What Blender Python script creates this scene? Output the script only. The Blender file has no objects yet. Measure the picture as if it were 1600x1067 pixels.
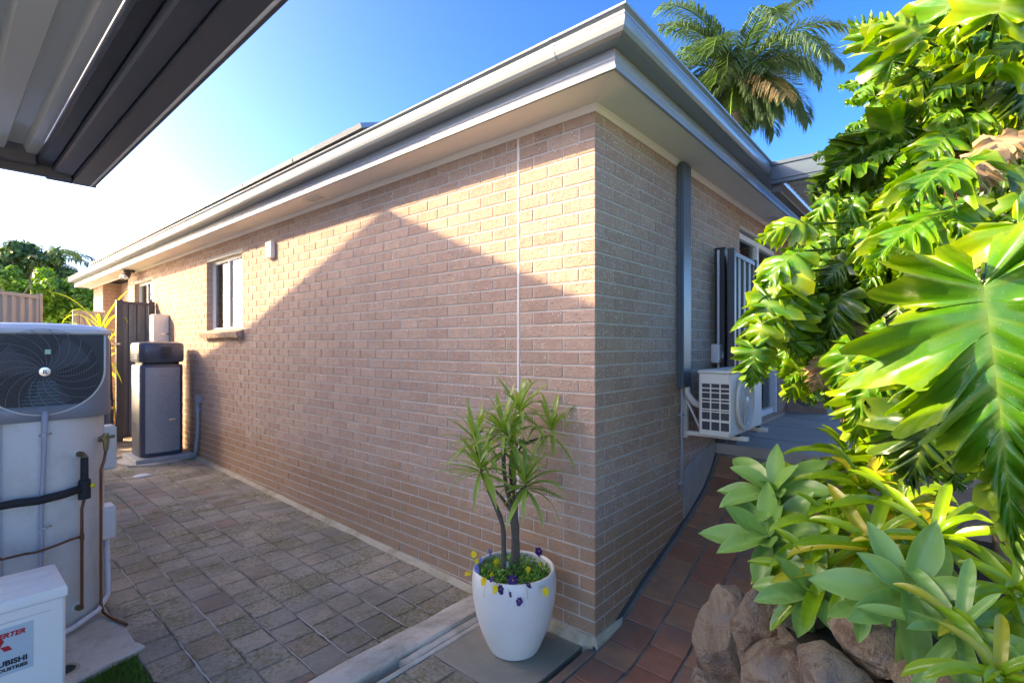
import bpy, bmesh, math, random
from mathutils import Vector, Matrix, noise
random.seed(7)
rad = math.radians
# ------------------------------------------------------------------ camera, world, sun, exposure
FPX, EYE, HY = 780.0, 1.716, 540.0
TH = rad(40.66)
FW = Vector((math.cos(TH), math.sin(TH), 0)); RT = Vector((math.sin(TH), -math.cos(TH), 0)); UP = Vector((0, 0, 1))
scene = bpy.context.scene
cam_d = bpy.data.cameras.new("camera"); cam = bpy.data.objects.new("camera", cam_d)
scene.collection.objects.link(cam); scene.camera = cam
cam.location = (0, 0, EYE)
cam.rotation_euler = (rad(90), 0, TH - rad(90))
cam_d.sensor_width = 36; cam_d.lens = FPX / 1600 * 36; cam_d.shift_y = 6.5 / 1600
cam_d.clip_start = 0.02; cam_d.clip_end = 2000

SUNV = Vector((-1.0, 1.2, 0.80)).normalized()
SUN_EL = math.asin(SUNV.z)
world = bpy.data.worlds.new("World"); scene.world = world; world.use_nodes = True
wn = world.node_tree; bg = wn.nodes["Background"]
sky = wn.nodes.new("ShaderNodeTexSky"); sky.sky_type = 'NISHITA'; sky.sun_disc = False
sky.sun_elevation = SUN_EL; sky.sun_rotation = math.atan2(SUNV.x, SUNV.y)
sky.air_density = 0.5; sky.dust_density = 1.3; sky.ozone_density = 4.0; sky.altitude = 60
hsv = wn.nodes.new("ShaderNodeHueSaturation"); hsv.inputs['Hue'].default_value = 0.508; hsv.inputs['Saturation'].default_value = 1.2
gam = wn.nodes.new("ShaderNodeGamma"); gam.inputs[1].default_value = 1.25
wn.links.new(sky.outputs[0], gam.inputs[0]); wn.links.new(gam.outputs[0], hsv.inputs['Color']); wn.links.new(hsv.outputs[0], bg.inputs[0]); bg.inputs[1].default_value = 0.15
sun_d = bpy.data.lights.new("sun", 'SUN'); sun_d.energy = 2.0; sun_d.angle = rad(0.5); sun_d.color = (1.0, 0.94, 0.90)
sun = bpy.data.objects.new("sun", sun_d); scene.collection.objects.link(sun)
sun.rotation_euler = SUNV.to_track_quat('Z', 'Y').to_euler()
vs = scene.view_settings; vs.view_transform = 'Standard'; vs.look = 'None'; vs.gamma = 1; vs.exposure = 2.55
vs.use_white_balance = True; vs.white_balance_temperature = 13000; vs.white_balance_tint = 10
vs.use_curve_mapping = False
scene.cycles.max_bounces = 8; scene.cycles.transparent_max_bounces = 8

# ------------------------------------------------------------------ calibration helpers (metres)
CX, CY = 2.608, 1.580            # the house corner
def at(px, py, d): return FW * d + RT * ((px - 800) / FPX * d) + UP * ((HY - py) / FPX * d) + Vector((0, 0, EYE))
def on_y(px, py, y):
    r = FW + RT * ((px - 800) / FPX) + UP * ((HY - py) / FPX); return r * (y / r.y) + Vector((0, 0, EYE))
def on_x(px, py, x):
    r = FW + RT * ((px - 800) / FPX) + UP * ((HY - py) / FPX); return r * (x / r.x) + Vector((0, 0, EYE))
def gz(y): return -0.107 + 0.0215 * (y - 1.58)          # the paving falls gently towards the camera
def ground(px, py):
    z = -0.1
    for _ in range(12):
        r = FW + RT * ((px - 800) / FPX) + UP * ((HY - py) / FPX); p = r * ((z - EYE) / r.z); z = gz(p.y)
    return Vector((p.x, p.y, z))
def depth(p): return p.x * FW.x + p.y * FW.y

# ------------------------------------------------------------------ materials
def new_mat(name):
    m = bpy.data.materials.new(name); m.use_nodes = True
    nt = m.node_tree; b = nt.nodes["Principled BSDF"]; return m, nt, b
def N(nt, t, **k):
    n = nt.nodes.new(t)
    for a, v in k.items():
        if a.startswith('i_'): n.inputs[a[2:].replace('_', ' ')].default_value = v
        else: setattr(n, a, v)
    return n
def lk(nt, a, b): nt.links.new(a, b)
def mixc(nt, fac, a, b, mode='MIX'):
    m = nt.nodes.new("ShaderNodeMix"); m.data_type = 'RGBA'; m.blend_type = mode
    for sock, v in ((m.inputs[0], fac), (m.inputs[6], a), (m.inputs[7], b)):
        if hasattr(v, 'links'): nt.links.new(v, sock)
        elif isinstance(v, (int, float)): sock.default_value = v
        else: sock.default_value = (*v, 1)
    return m.outputs[2]
def tex_noise(nt, scale, detail=4, rough=.6, coord=None, dist=0):
    n = N(nt, "ShaderNodeTexNoise"); n.inputs['Scale'].default_value = scale; n.inputs['Detail'].default_value = detail
    n.inputs['Roughness'].default_value = rough; n.inputs['Distortion'].default_value = dist
    if coord: lk(nt, coord, n.inputs['Vector'])
    return n
def ramp(nt, src, stops):
    r = N(nt, "ShaderNodeValToRGB"); e = r.color_ramp.elements
    while len(e) < len(stops): e.new(.5)
    for k, (p, c) in enumerate(stops): e[k].position = p; e[k].color = (*c, 1) if len(c) == 3 else c
    lk(nt, src, r.inputs[0]); return r
def gpos(nt): return N(nt, "ShaderNodeNewGeometry").outputs['Position']
def bump(nt, bsdf, h, strength=.3, dist=.01):
    b = N(nt, "ShaderNodeBump"); b.inputs['Strength'].default_value = strength; b.inputs['Distance'].default_value = dist
    lk(nt, h, b.inputs['Height']); lk(nt, b.outputs[0], bsdf.inputs['Normal']); return b
def rnd(nt):
    """one random number for each separate piece, whether it is an object or an island of a joined mesh"""
    a = N(nt, "ShaderNodeObjectInfo").outputs['Random']; g = N(nt, "ShaderNodeNewGeometry").outputs['Random Per Island']
    s = N(nt, "ShaderNodeMath", operation='ADD'); lk(nt, a, s.inputs[0]); lk(nt, g, s.inputs[1])
    f = N(nt, "ShaderNodeMath", operation='FRACT'); lk(nt, s.outputs[0], f.inputs[0]); return f.outputs[0]

def plain(name, col, rough=.5, metal=0, var=.08, scale=6, bmp=0, bscale=80, coat=0, dirt=None):
    m, nt, b = new_mat(name); p = gpos(nt)
    n = tex_noise(nt, scale, 5, .6, p)
    c = mixc(nt, n.outputs[0], tuple(x * (1 - var) for x in col), tuple(min(1, x * (1 + var)) for x in col))
    if dirt:
        n3 = tex_noise(nt, 3.1, 6, .7, p); r3 = ramp(nt, n3.outputs[0], [(.5, (0, 0, 0)), (.72, (1, 1, 1))]); c = mixc(nt, r3.outputs[0], c, dirt)
    lk(nt, c, b.inputs['Base Color'])
    n2 = tex_noise(nt, 40, 3, .6, p)
    mr = N(nt, "ShaderNodeMapRange"); lk(nt, n2.outputs[0], mr.inputs[0]); mr.inputs[3].default_value = max(0, rough - .06); mr.inputs[4].default_value = min(1, rough + .06)
    lk(nt, mr.outputs[0], b.inputs['Roughness']); b.inputs['Metallic'].default_value = metal
    b.inputs['Coat Weight'].default_value = coat
    if bmp: bump(nt, b, tex_noise(nt, bscale, 4, .6, p).outputs[0], bmp, .004)
    return m

def brick_mat():
    m, nt, b = new_mat("brick_face"); p = gpos(nt); r = rnd(nt)
    base = ramp(nt, r, [(0, (.48, .315, .238)), (.3, (.52, .352, .268)), (.6, (.56, .382, .290)), (.85, (.50, .330, .242)), (1, (.58, .405, .312))])
    n = tex_noise(nt, 22, 6, .7, p); c = mixc(nt, n.outputs[0], (.74, .70, .66), (1.18, 1.18, 1.18)); c = mixc(nt, 1, base.outputs[0], c, 'MULTIPLY')
    # pale and dark flecks in the clay
    v1 = N(nt, "ShaderNodeTexVoronoi"); v1.inputs['Scale'].default_value = 48; lk(nt, p, v1.inputs['Vector'])
    f1 = ramp(nt, v1.outputs['Distance'], [(.0, (1, 1, 1)), (.17, (1, 1, 1)), (.22, (0, 0, 0))])
    sel = ramp(nt, v1.outputs['Color'], [(.66, (0, 0, 0)), (.69, (1, 1, 1))])
    sel2 = ramp(nt, v1.outputs['Color'], [(.27, (1, 1, 1)), (.30, (0, 0, 0))])
    w = N(nt, "ShaderNodeMath", operation='MULTIPLY'); lk(nt, f1.outputs[0], w.inputs[0]); lk(nt, sel.outputs[0], w.inputs[1])
    d = N(nt, "ShaderNodeMath", operation='MULTIPLY'); lk(nt, f1.outputs[0], d.inputs[0]); lk(nt, sel2.outputs[0], d.inputs[1])
    c = mixc(nt, w.outputs[0], c, (.85, .80, .74)); c = mixc(nt, d.outputs[0], c, (.13, .075, .055))
    # damp ochre staining low down on the wall, near the ground
    sx = N(nt, "ShaderNodeSeparateXYZ"); lk(nt, p, sx.inputs[0])
    ns = tex_noise(nt, 2.2, 5, .6, p); ad = N(nt, "ShaderNodeMath", operation='MULTIPLY_ADD'); lk(nt, ns.outputs[0], ad.inputs[0]); ad.inputs[1].default_value = -.9; lk(nt, sx.outputs[2], ad.inputs[2])
    st = ramp(nt, ad.outputs[0], [(.0, (1, 1, 1)), (.28, (0, 0, 0))])
    mlt = N(nt, "ShaderNodeMath", operation='MULTIPLY'); lk(nt, st.outputs[0], mlt.inputs[0]); mlt.inputs[1].default_value = .55
    c = mixc(nt, mlt.outputs[0], c, (.40, .20, .085))
    lk(nt, c, b.inputs['Base Color']); b.inputs['Roughness'].default_value = .88
    n1 = tex_noise(nt, 55, 6, .75, p, .4); n0 = tex_noise(nt, 14, 3, .6, p)
    a = N(nt, "ShaderNodeMath", operation='ADD'); lk(nt, n1.outputs[0], a.inputs[0]); lk(nt, n0.outputs[0], a.inputs[1])
    bump(nt, b, a.outputs[0], 1, .012); return m

def paver_mat():
    m, nt, b = new_mat("paver_face"); p = gpos(nt); r = rnd(nt)
    base = ramp(nt, r, [(0, (.36, .31, .235)), (.2, (.49, .405, .30)), (.4, (.42, .365, .295)), (.6, (.54, .445, .33)), (.8, (.40, .345, .27)), (.93, (.42, .28, .20)), (1, (.60, .51, .39))])
    n = tex_noise(nt, 30, 6, .75, p); c = mixc(nt, n.outputs[0], (.55, .55, .55), (1.45, 1.42, 1.38)); c = mixc(nt, 1, base.outputs[0], c, 'MULTIPLY')
    big = tex_noise(nt, 1.3, 4, .6, p); rb = ramp(nt, big.outputs[0], [(.35, (.72, .72, .74)), (.65, (1.2, 1.18, 1.15))]); c = mixc(nt, 1, c, rb.outputs[0], 'MULTIPLY')
    # moss patches
    m1 = tex_noise(nt, 2.1, 5, .65, p); m2 = tex_noise(nt, 45, 3, .6, p)
    mm = N(nt, "ShaderNodeMath", operation='MULTIPLY'); lk(nt, m1.outputs[0], mm.inputs[0]); lk(nt, m2.outputs[0], mm.inputs[1])
    mo = ramp(nt, mm.outputs[0], [(.23, (0, 0, 0)), (.36, (.85, .85, .85))]); c = mixc(nt, mo.outputs[0], c, (.20, .185, .055))
    lk(nt, c, b.inputs['Base Color']); b.inputs['Roughness'].default_value = .8
    h = tex_noise(nt, 75, 6, .8, p, .3); bump(nt, b, h.outputs[0], 1.0, .016); return m

def tile_mat():
    m, nt, b = new_mat("terracotta_tile"); p = gpos(nt); r = rnd(nt)
    base = ramp(nt, r, [(0, (.28, .125, .080)), (.25, (.40, .145, .085)), (.5, (.30, .165, .110)), (.75, (.44, .20, .11)), (1, (.26, .16, .11))])
    n = tex_noise(nt, 12, 6, .7, p); c = mixc(nt, n.outputs[0], (.6, .6, .6), (1.4, 1.38, 1.35)); c = mixc(nt, 1, base.outputs[0], c, 'MULTIPLY')
    d = tex_noise(nt, 3.3, 6, .7, p); rd = ramp(nt, d.outputs[0], [(.48, (0, 0, 0)), (.7, (.7, .7, .7))]); c = mixc(nt, rd.outputs[0], c, (.17, .145, .12))
    lk(nt, c, b.inputs['Base Color']); b.inputs['Roughness'].default_value = .6
    bump(nt, b, tex_noise(nt, 70, 5, .7, p).outputs[0], .35, .004); return m

def concrete_mat(name, c1, c2, stain, rough=.85, sc=4, amt=.8):
    m, nt, b = new_mat(name); p = gpos(nt)
    n = tex_noise(nt, sc, 8, .7, p); c = mixc(nt, n.outputs[0], c1, c2)
    s = tex_noise(nt, sc * .45, 6, .7, p, .5); rs = ramp(nt, s.outputs[0], [(.45, (0, 0, 0)), (.68, (amt, amt, amt))]); c = mixc(nt, rs.outputs[0], c, stain)
    f = tex_noise(nt, 130, 3, .6, p); c = mixc(nt, 1, c, mixc(nt, f.outputs[0], (.75, .75, .75), (1.25, 1.25, 1.25)), 'MULTIPLY')
    lk(nt, c, b.inputs['Base Color']); b.inputs['Roughness'].default_value = rough
    bump(nt, b, tex_noise(nt, 60, 6, .7, p).outputs[0], .4, .006); return m

def leaf_mat(name, c1, c2, edge, vein, rough=.32, trans=.35, spots=False):
    m, nt, b = new_mat(name); p = gpos(nt); r = N(nt, "ShaderNodeObjectInfo").outputs['Random']
    n = tex_noise(nt, 7, 4, .6, p); s = N(nt, "ShaderNodeMath", operation='ADD'); lk(nt, n.outputs[0], s.inputs[0]); lk(nt, r, s.inputs[1])
    h = N(nt, "ShaderNodeMath", operation='MULTIPLY'); lk(nt, s.outputs[0], h.inputs[0]); h.inputs[1].default_value = .66
    c = mixc(nt, h.outputs[0], c1, c2)
    at_ = N(nt, "ShaderNodeAttribute"); at_.attribute_name = "lf"; sp = N(nt, "ShaderNodeSeparateColor"); lk(nt, at_.outputs['Color'], sp.inputs[0])
    pw = N(nt, "ShaderNodeMath", operation='POWER'); lk(nt, sp.outputs[0], pw.inputs[0]); pw.inputs[1].default_value = 2.6
    en = ramp(nt, n.outputs[0], [(.35, (.25, .25, .25)), (.65, (1, 1, 1))]); e2 = N(nt, "ShaderNodeMath", operation='MULTIPLY'); lk(nt, pw.outputs[0], e2.inputs[0]); lk(nt, en.outputs[0], e2.inputs[1])
    c = mixc(nt, e2.outputs[0], c, edge); c = mixc(nt, sp.outputs[1], c, vein)
    if spots:
        v = N(nt, "ShaderNodeTexVoronoi"); v.inputs['Scale'].default_value = 150; lk(nt, p, v.inputs['Vector'])
        q = ramp(nt, v.outputs['Distance'], [(.0, (1, 1, 1)), (.10, (1, 1, 1)), (.14, (0, 0, 0))]); q2 = ramp(nt, v.outputs['Color'], [(.55, (0, 0, 0)), (.6, (.7, .7, .7))])
        mq = N(nt, "ShaderNodeMath", operation='MULTIPLY'); lk(nt, q.outputs[0], mq.inputs[0]); lk(nt, q2.outputs[0], mq.inputs[1]); c = mixc(nt, mq.outputs[0], c, (.55, .62, .45))
    lk(nt, c, b.inputs['Base Color']); b.inputs['Roughness'].default_value = rough; b.inputs['Specular IOR Level'].default_value = .6
    w = N(nt, "ShaderNodeTexWave"); w.inputs['Scale'].default_value = 9; w.inputs['Distortion'].default_value = 5; lk(nt, p, w.inputs['Vector'])
    bump(nt, b, w.outputs[1], .22, .006)
    tr = N(nt, "ShaderNodeBsdfTranslucent"); tc = mixc(nt, 1, c, (1.15, 1.6, .5), 'MULTIPLY'); lk(nt, tc, tr.inputs[0])
    mx = N(nt, "ShaderNodeMixShader"); mx.inputs[0].default_value = trans; lk(nt, b.outputs[0], mx.inputs[1]); lk(nt, tr.outputs[0], mx.inputs[2])
    lk(nt, mx.outputs[0], nt.nodes["Material Output"].inputs[0]); return m

def foliage_mat(name, c1, c2, trans=.25):
    m, nt, b = new_mat(name); r = N(nt, "ShaderNodeNewGeometry").outputs['Random Per Island']
    c = ramp(nt, r, [(0, c1), (.7, c2), (1, tuple(min(1, x * 1.6) for x in c2))]).outputs[0]
    lk(nt, c, b.inputs['Base Color']); b.inputs['Roughness'].default_value = .5
    tr = N(nt, "ShaderNodeBsdfTranslucent"); lk(nt, mixc(nt, 1, c, (1.4, 1.6, .6), 'MULTIPLY'), tr.inputs[0])
    mx = N(nt, "ShaderNodeMixShader"); mx.inputs[0].default_value = trans; lk(nt, b.outputs[0], mx.inputs[1]); lk(nt, tr.outputs[0], mx.inputs[2])
    lk(nt, mx.outputs[0], nt.nodes["Material Output"].inputs[0]); return m

def rock_mat():
    m, nt, b = new_mat("sandstone_rock"); p = gpos(nt); r = N(nt, "ShaderNodeObjectInfo").outputs['Random']
    n = tex_noise(nt, 3.2, 8, .7, p, 1.2)
    c = ramp(nt, n.outputs[0], [(.25, (.20, .14, .10)), (.40, (.42, .27, .17)), (.50, (.54, .41, .28)), (.60, (.32, .18, .11)), (.75, (.58, .49, .40))]).outputs[0]
    n2 = tex_noise(nt, 5.5, 5, .7, p, .6); g = ramp(nt, n2.outputs[0], [(.52, (0, 0, 0)), (.66, (.8, .8, .8))]); c = mixc(nt, g.outputs[0], c, (.38, .35, .33))
    n3 = tex_noise(nt, 60, 3, .7, p); l = ramp(nt, n3.outputs[0], [(.66, (0, 0, 0)), (.72, (.5, .5, .5))]); c = mixc(nt, l.outputs[0], c, (.42, .40, .28))
    lk(nt, c, b.inputs['Base Color']); b.inputs['Roughness'].default_value = .62
    a = N(nt, "ShaderNodeMath", operation='ADD'); lk(nt, tex_noise(nt, 9, 8, .75, p, .8).outputs[0], a.inputs[0]); lk(nt, n3.outputs[0], a.inputs[1])
    bump(nt, b, a.outputs[0], 1.0, .05); return m

def bark_mat(name, c1, c2):
    m, nt, b = new_mat(name); p = gpos(nt); mp = N(nt, "ShaderNodeMapping"); mp.inputs['Scale'].default_value = (1, 1, 4); lk(nt, p, mp.inputs[0])
    n = tex_noise(nt, 26, 6, .7, mp.outputs[0]); lk(nt, mixc(nt, n.outputs[0], c1, c2), b.inputs['Base Color']); b.inputs['Roughness'].default_value = .9
    bump(nt, b, n.outputs[0], .9, .01); return m

def glass_mat(name, tint=(.85, .92, .95)):
    m, nt, b = new_mat(name); nt.nodes.remove(b)
    g = N(nt, "ShaderNodeBsdfGlossy"); g.inputs['Roughness'].default_value = .02; g.inputs[0].default_value = (*tint, 1)
    t = N(nt, "ShaderNodeBsdfTransparent"); t.inputs[0].default_value = (.85, .90, .90, 1)
    fr = N(nt, "ShaderNodeFresnel"); fr.inputs[0].default_value = 1.75
    mx = N(nt, "ShaderNodeMixShader"); lk(nt, fr.outputs[0], mx.inputs[0]); lk(nt, t.outputs[0], mx.inputs[1]); lk(nt, g.outputs[0], mx.inputs[2])
    lk(nt, mx.outputs[0], nt.nodes["Material Output"].inputs[0]); return m

def pot_mat():
    m, nt, b = new_mat("white_speckled_glaze"); p = gpos(nt)
    n = tex_noise(nt, 140, 2, .5, p); sp = ramp(nt, n.outputs[0], [(.66, (0, 0, 0)), (.72, (.6, .6, .6))])
    n2 = tex_noise(nt, 5, 4, .6, p); c = mixc(nt, n2.outputs[0], (.72, .68, .61), (.80, .77, .70)); c = mixc(nt, sp.outputs[0], c, (.42, .38, .32))
    lk(nt, c, b.inputs['Base Color']); b.inputs['Roughness'].default_value = .38; bump(nt, b, tex_noise(nt, 90, 3, .6, p).outputs[0], .12, .003); return m

M = dict(
    brick=brick_mat(), paver=paver_mat(), tile=tile_mat(), rock=rock_mat(), pot=pot_mat(),
    mortar=plain("mortar", (.54, .50, .44), .95, var=.2, scale=9, bmp=.6, bscale=160),
    grout=concrete_mat("pale_grout", (.36, .33, .28), (.52, .49, .43), (.20, .18, .13), sc=12),
    bedding=concrete_mat("sand_bedding", (.10, .085, .06), (.22, .19, .15), (.06, .07, .03), sc=14),
    tile_joint=concrete_mat("dark_joint", (.16, .145, .125), (.27, .25, .215), (.09, .08, .07), sc=14),
    kerb=concrete_mat("old_concrete", (.46, .42, .34), (.66, .61, .51), (.26, .22, .155), sc=5),
    slab=concrete_mat("damp_concrete", (.26, .225, .17), (.34, .30, .23), (.19, .17, .115), sc=3),
    footing=concrete_mat("footing_concrete", (.42, .35, .23), (.58, .50, .37), (.25, .18, .09), sc=6),
    patio=concrete_mat("patio_concrete", (.36, .35, .32), (.46, .45, .41), (.28, .275, .25), sc=3),
    render=concrete_mat("grey_render", (.36, .36, .33), (.46, .45, .42), (.28, .28, .25), sc=4),
    screen_slat=plain("screen_slat", (.15, .13, .10), .45),
    joint_sealant=plain("joint_sealant", (.74, .71, .66), .7),
    soil=concrete_mat("dark_soil", (.025, .018, .012), (.06, .043, .028), (.012, .01, .008), sc=20),
    earth=concrete_mat("earth", (.30, .25, .19), (.40, .34, .26), (.20, .18, .12), sc=.6),
    pathfar=plain("pale_path", (.45, .44, .42), .8),
    soffit=plain("soffit_board", (.84, .81, .75), .65, var=.04, scale=2),
    gutter=plain("gutter_steel", (.21, .245, .255), .36, var=.06, scale=1.5, coat=.3),
    fascia=plain("fascia_steel", (.29, .325, .35), .36, var=.06, scale=1.5, coat=.3),
    dark_steel=plain("dark_steel", (.05, .056, .066), .38, var=.12, scale=3),
    mid_steel=plain("mid_dark_steel", (.115, .125, .145), .38, var=.1, scale=3),
    roof=plain("roof_steel", (.10, .12, .14), .45, var=.1),
    sheet=plain("cream_sheet", (.74, .75, .67), .35, var=.06, scale=2, coat=.2),
    clad=plain("blue_grey_cover", (.075, .12, .15), .33, var=.08, scale=3),
    white=plain("white_paint", (.80, .80, .78), .4, var=.03),
    offwhite=plain("offwhite_casing", (.80, .77, .69), .42, var=.03, scale=3),
    tankgrey=plain("tank_pale_grey", (.62, .61, .57), .36, var=.07, scale=2, dirt=(.50, .48, .42)),
    shroud=plain("shroud_grey", (.20, .215, .23), .32, var=.06, scale=4),
    charcoal=plain("charcoal_casing", (.075, .09, .12), .30, var=.06, scale=4),
    slate=plain("slate_panel", (.33, .34, .35), .28, var=.04, scale=4),
    black=plain("black_plastic", (.012, .012, .013), .4), rubber=plain("rubber_lagging", (.018, .018, .019), .75, bmp=.3),
    chrome=plain("bright_metal", (.62, .64, .66), .2, 1.0), copper=plain("old_copper", (.24, .095, .055), .42, .8, var=.3, scale=20),
    brass=plain("old_brass", (.24, .19, .10), .45, .8, var=.3, scale=30), yellow=plain("yellow_cap", (.80, .60, .02), .4),
    greyp=plain("grey_conduit", (.34, .37, .42), .45, var=.04), whitep=plain("white_pvc", (.66, .66, .68), .4, var=.04, dirt=(.45, .42, .36)),
    red=plain("red_print", (.62, .012, .022), .45), ink=plain("black_print", (.02, .022, .03), .5), lblue=plain("pale_label", (.45, .55, .56), .4, var=.02),
    bluep=plain("blue_print", (.05, .10, .30), .4), green=plain("green_sticker", (.35, .62, .42), .4, var=.3, scale=200),
    teal=plain("teal_fin", (.02, .22, .30), .35, .3), glass=glass_mat("window_glass"), curtain=plain("curtain", (.80, .78, .70), .9, var=.05),
    inside=plain("dark_inside", (.03, .03, .03), .9), beige=plain("beige_steel", (.62, .52, .39), .42, var=.04), beiged=plain("beige_steel_rail", (.54, .44, .32), .42, var=.04),
    hose=plain("green_hose", (.02, .10, .09), .4), lamp=plain("lamp_body", (.10, .085, .07), .4, .5), solar=plain("solar_frame", (.30, .32, .33), .35, .4), cell=plain("solar_cell", (.01, .015, .035), .12, 0, coat=.5),
    pbark=bark_mat("palm_bark", (.10, .08, .06), (.26, .22, .17)), dbark=bark_mat("dracaena_bark", (.06, .045, .035), (.20, .16, .12)),
    philo=leaf_mat("philodendron_leaf", (.020, .125, .010), (.055, .235, .016), (.27, .36, .025), (.15, .30, .045), .24, .26, True),
    philoy=leaf_mat("philodendron_leaf_yellowing", (.055, .19, .010), (.13, .30, .016), (.40, .44, .03), (.26, .37, .05), .26, .3),
    philod=leaf_mat("philodendron_leaf_dark", (.012, .060, .009), (.028, .10, .012), (.12, .19, .02), (.11, .20, .035), .26, .22),  # dark copy; the deepest layer uses it, inner shade put into leaf colour
    dead=leaf_mat("dead_leaf", (.22, .12, .06), (.42, .27, .16), (.50, .34, .20), (.30, .19, .10), .7, .2),
    agave=leaf_mat("agave_leaf", (.130, .310, .075), (.18, .39, .09), (.40, .56, .17), (.24, .44, .13), .36, .15),
    brom=leaf_mat("bromeliad_leaf", (.11, .27, .018), (.24, .42, .028), (.46, .50, .03), (.15, .32, .03), .22, .25),
    bromy=leaf_mat("bromeliad_leaf_yellow", (.30, .34, .03), (.52, .46, .05), (.55, .40, .10), (.40, .38, .05), .3, .35),
    drac=leaf_mat("dracaena_leaf", (.16, .28, .035), (.32, .44, .07), (.48, .42, .14), (.30, .42, .12), .36, .25),
    palm=foliage_mat("palm_leaflet", (.035, .085, .04), (.10, .18, .09)), palmd=foliage_mat("dead_palm_leaflet", (.16, .11, .06), (.30, .23, .12)),
    tree=foliage_mat("tree_leaf", (.04, .13, .014), (.15, .33, .03)), treed=foliage_mat("dark_tree_leaf", (.03, .075, .02), (.08, .16, .04)),
    cord=foliage_mat("striped_strap_leaf", (.26, .40, .05), (.70, .66, .14), .4), grass=foliage_mat("grass_blade", (.03, .10, .010), (.09, .22, .025)),
    pansyleaf=foliage_mat("pansy_leaf", (.05, .18, .03), (.16, .38, .06)),
    py=plain("pansy_yellow", (.86, .58, .01), .6), pp=plain("pansy_purple", (.055, .012, .13), .6), pl=plain("pansy_lilac", (.44, .40, .78), .6), pw=plain("pansy_white", (.80, .80, .84), .6),
)

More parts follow.
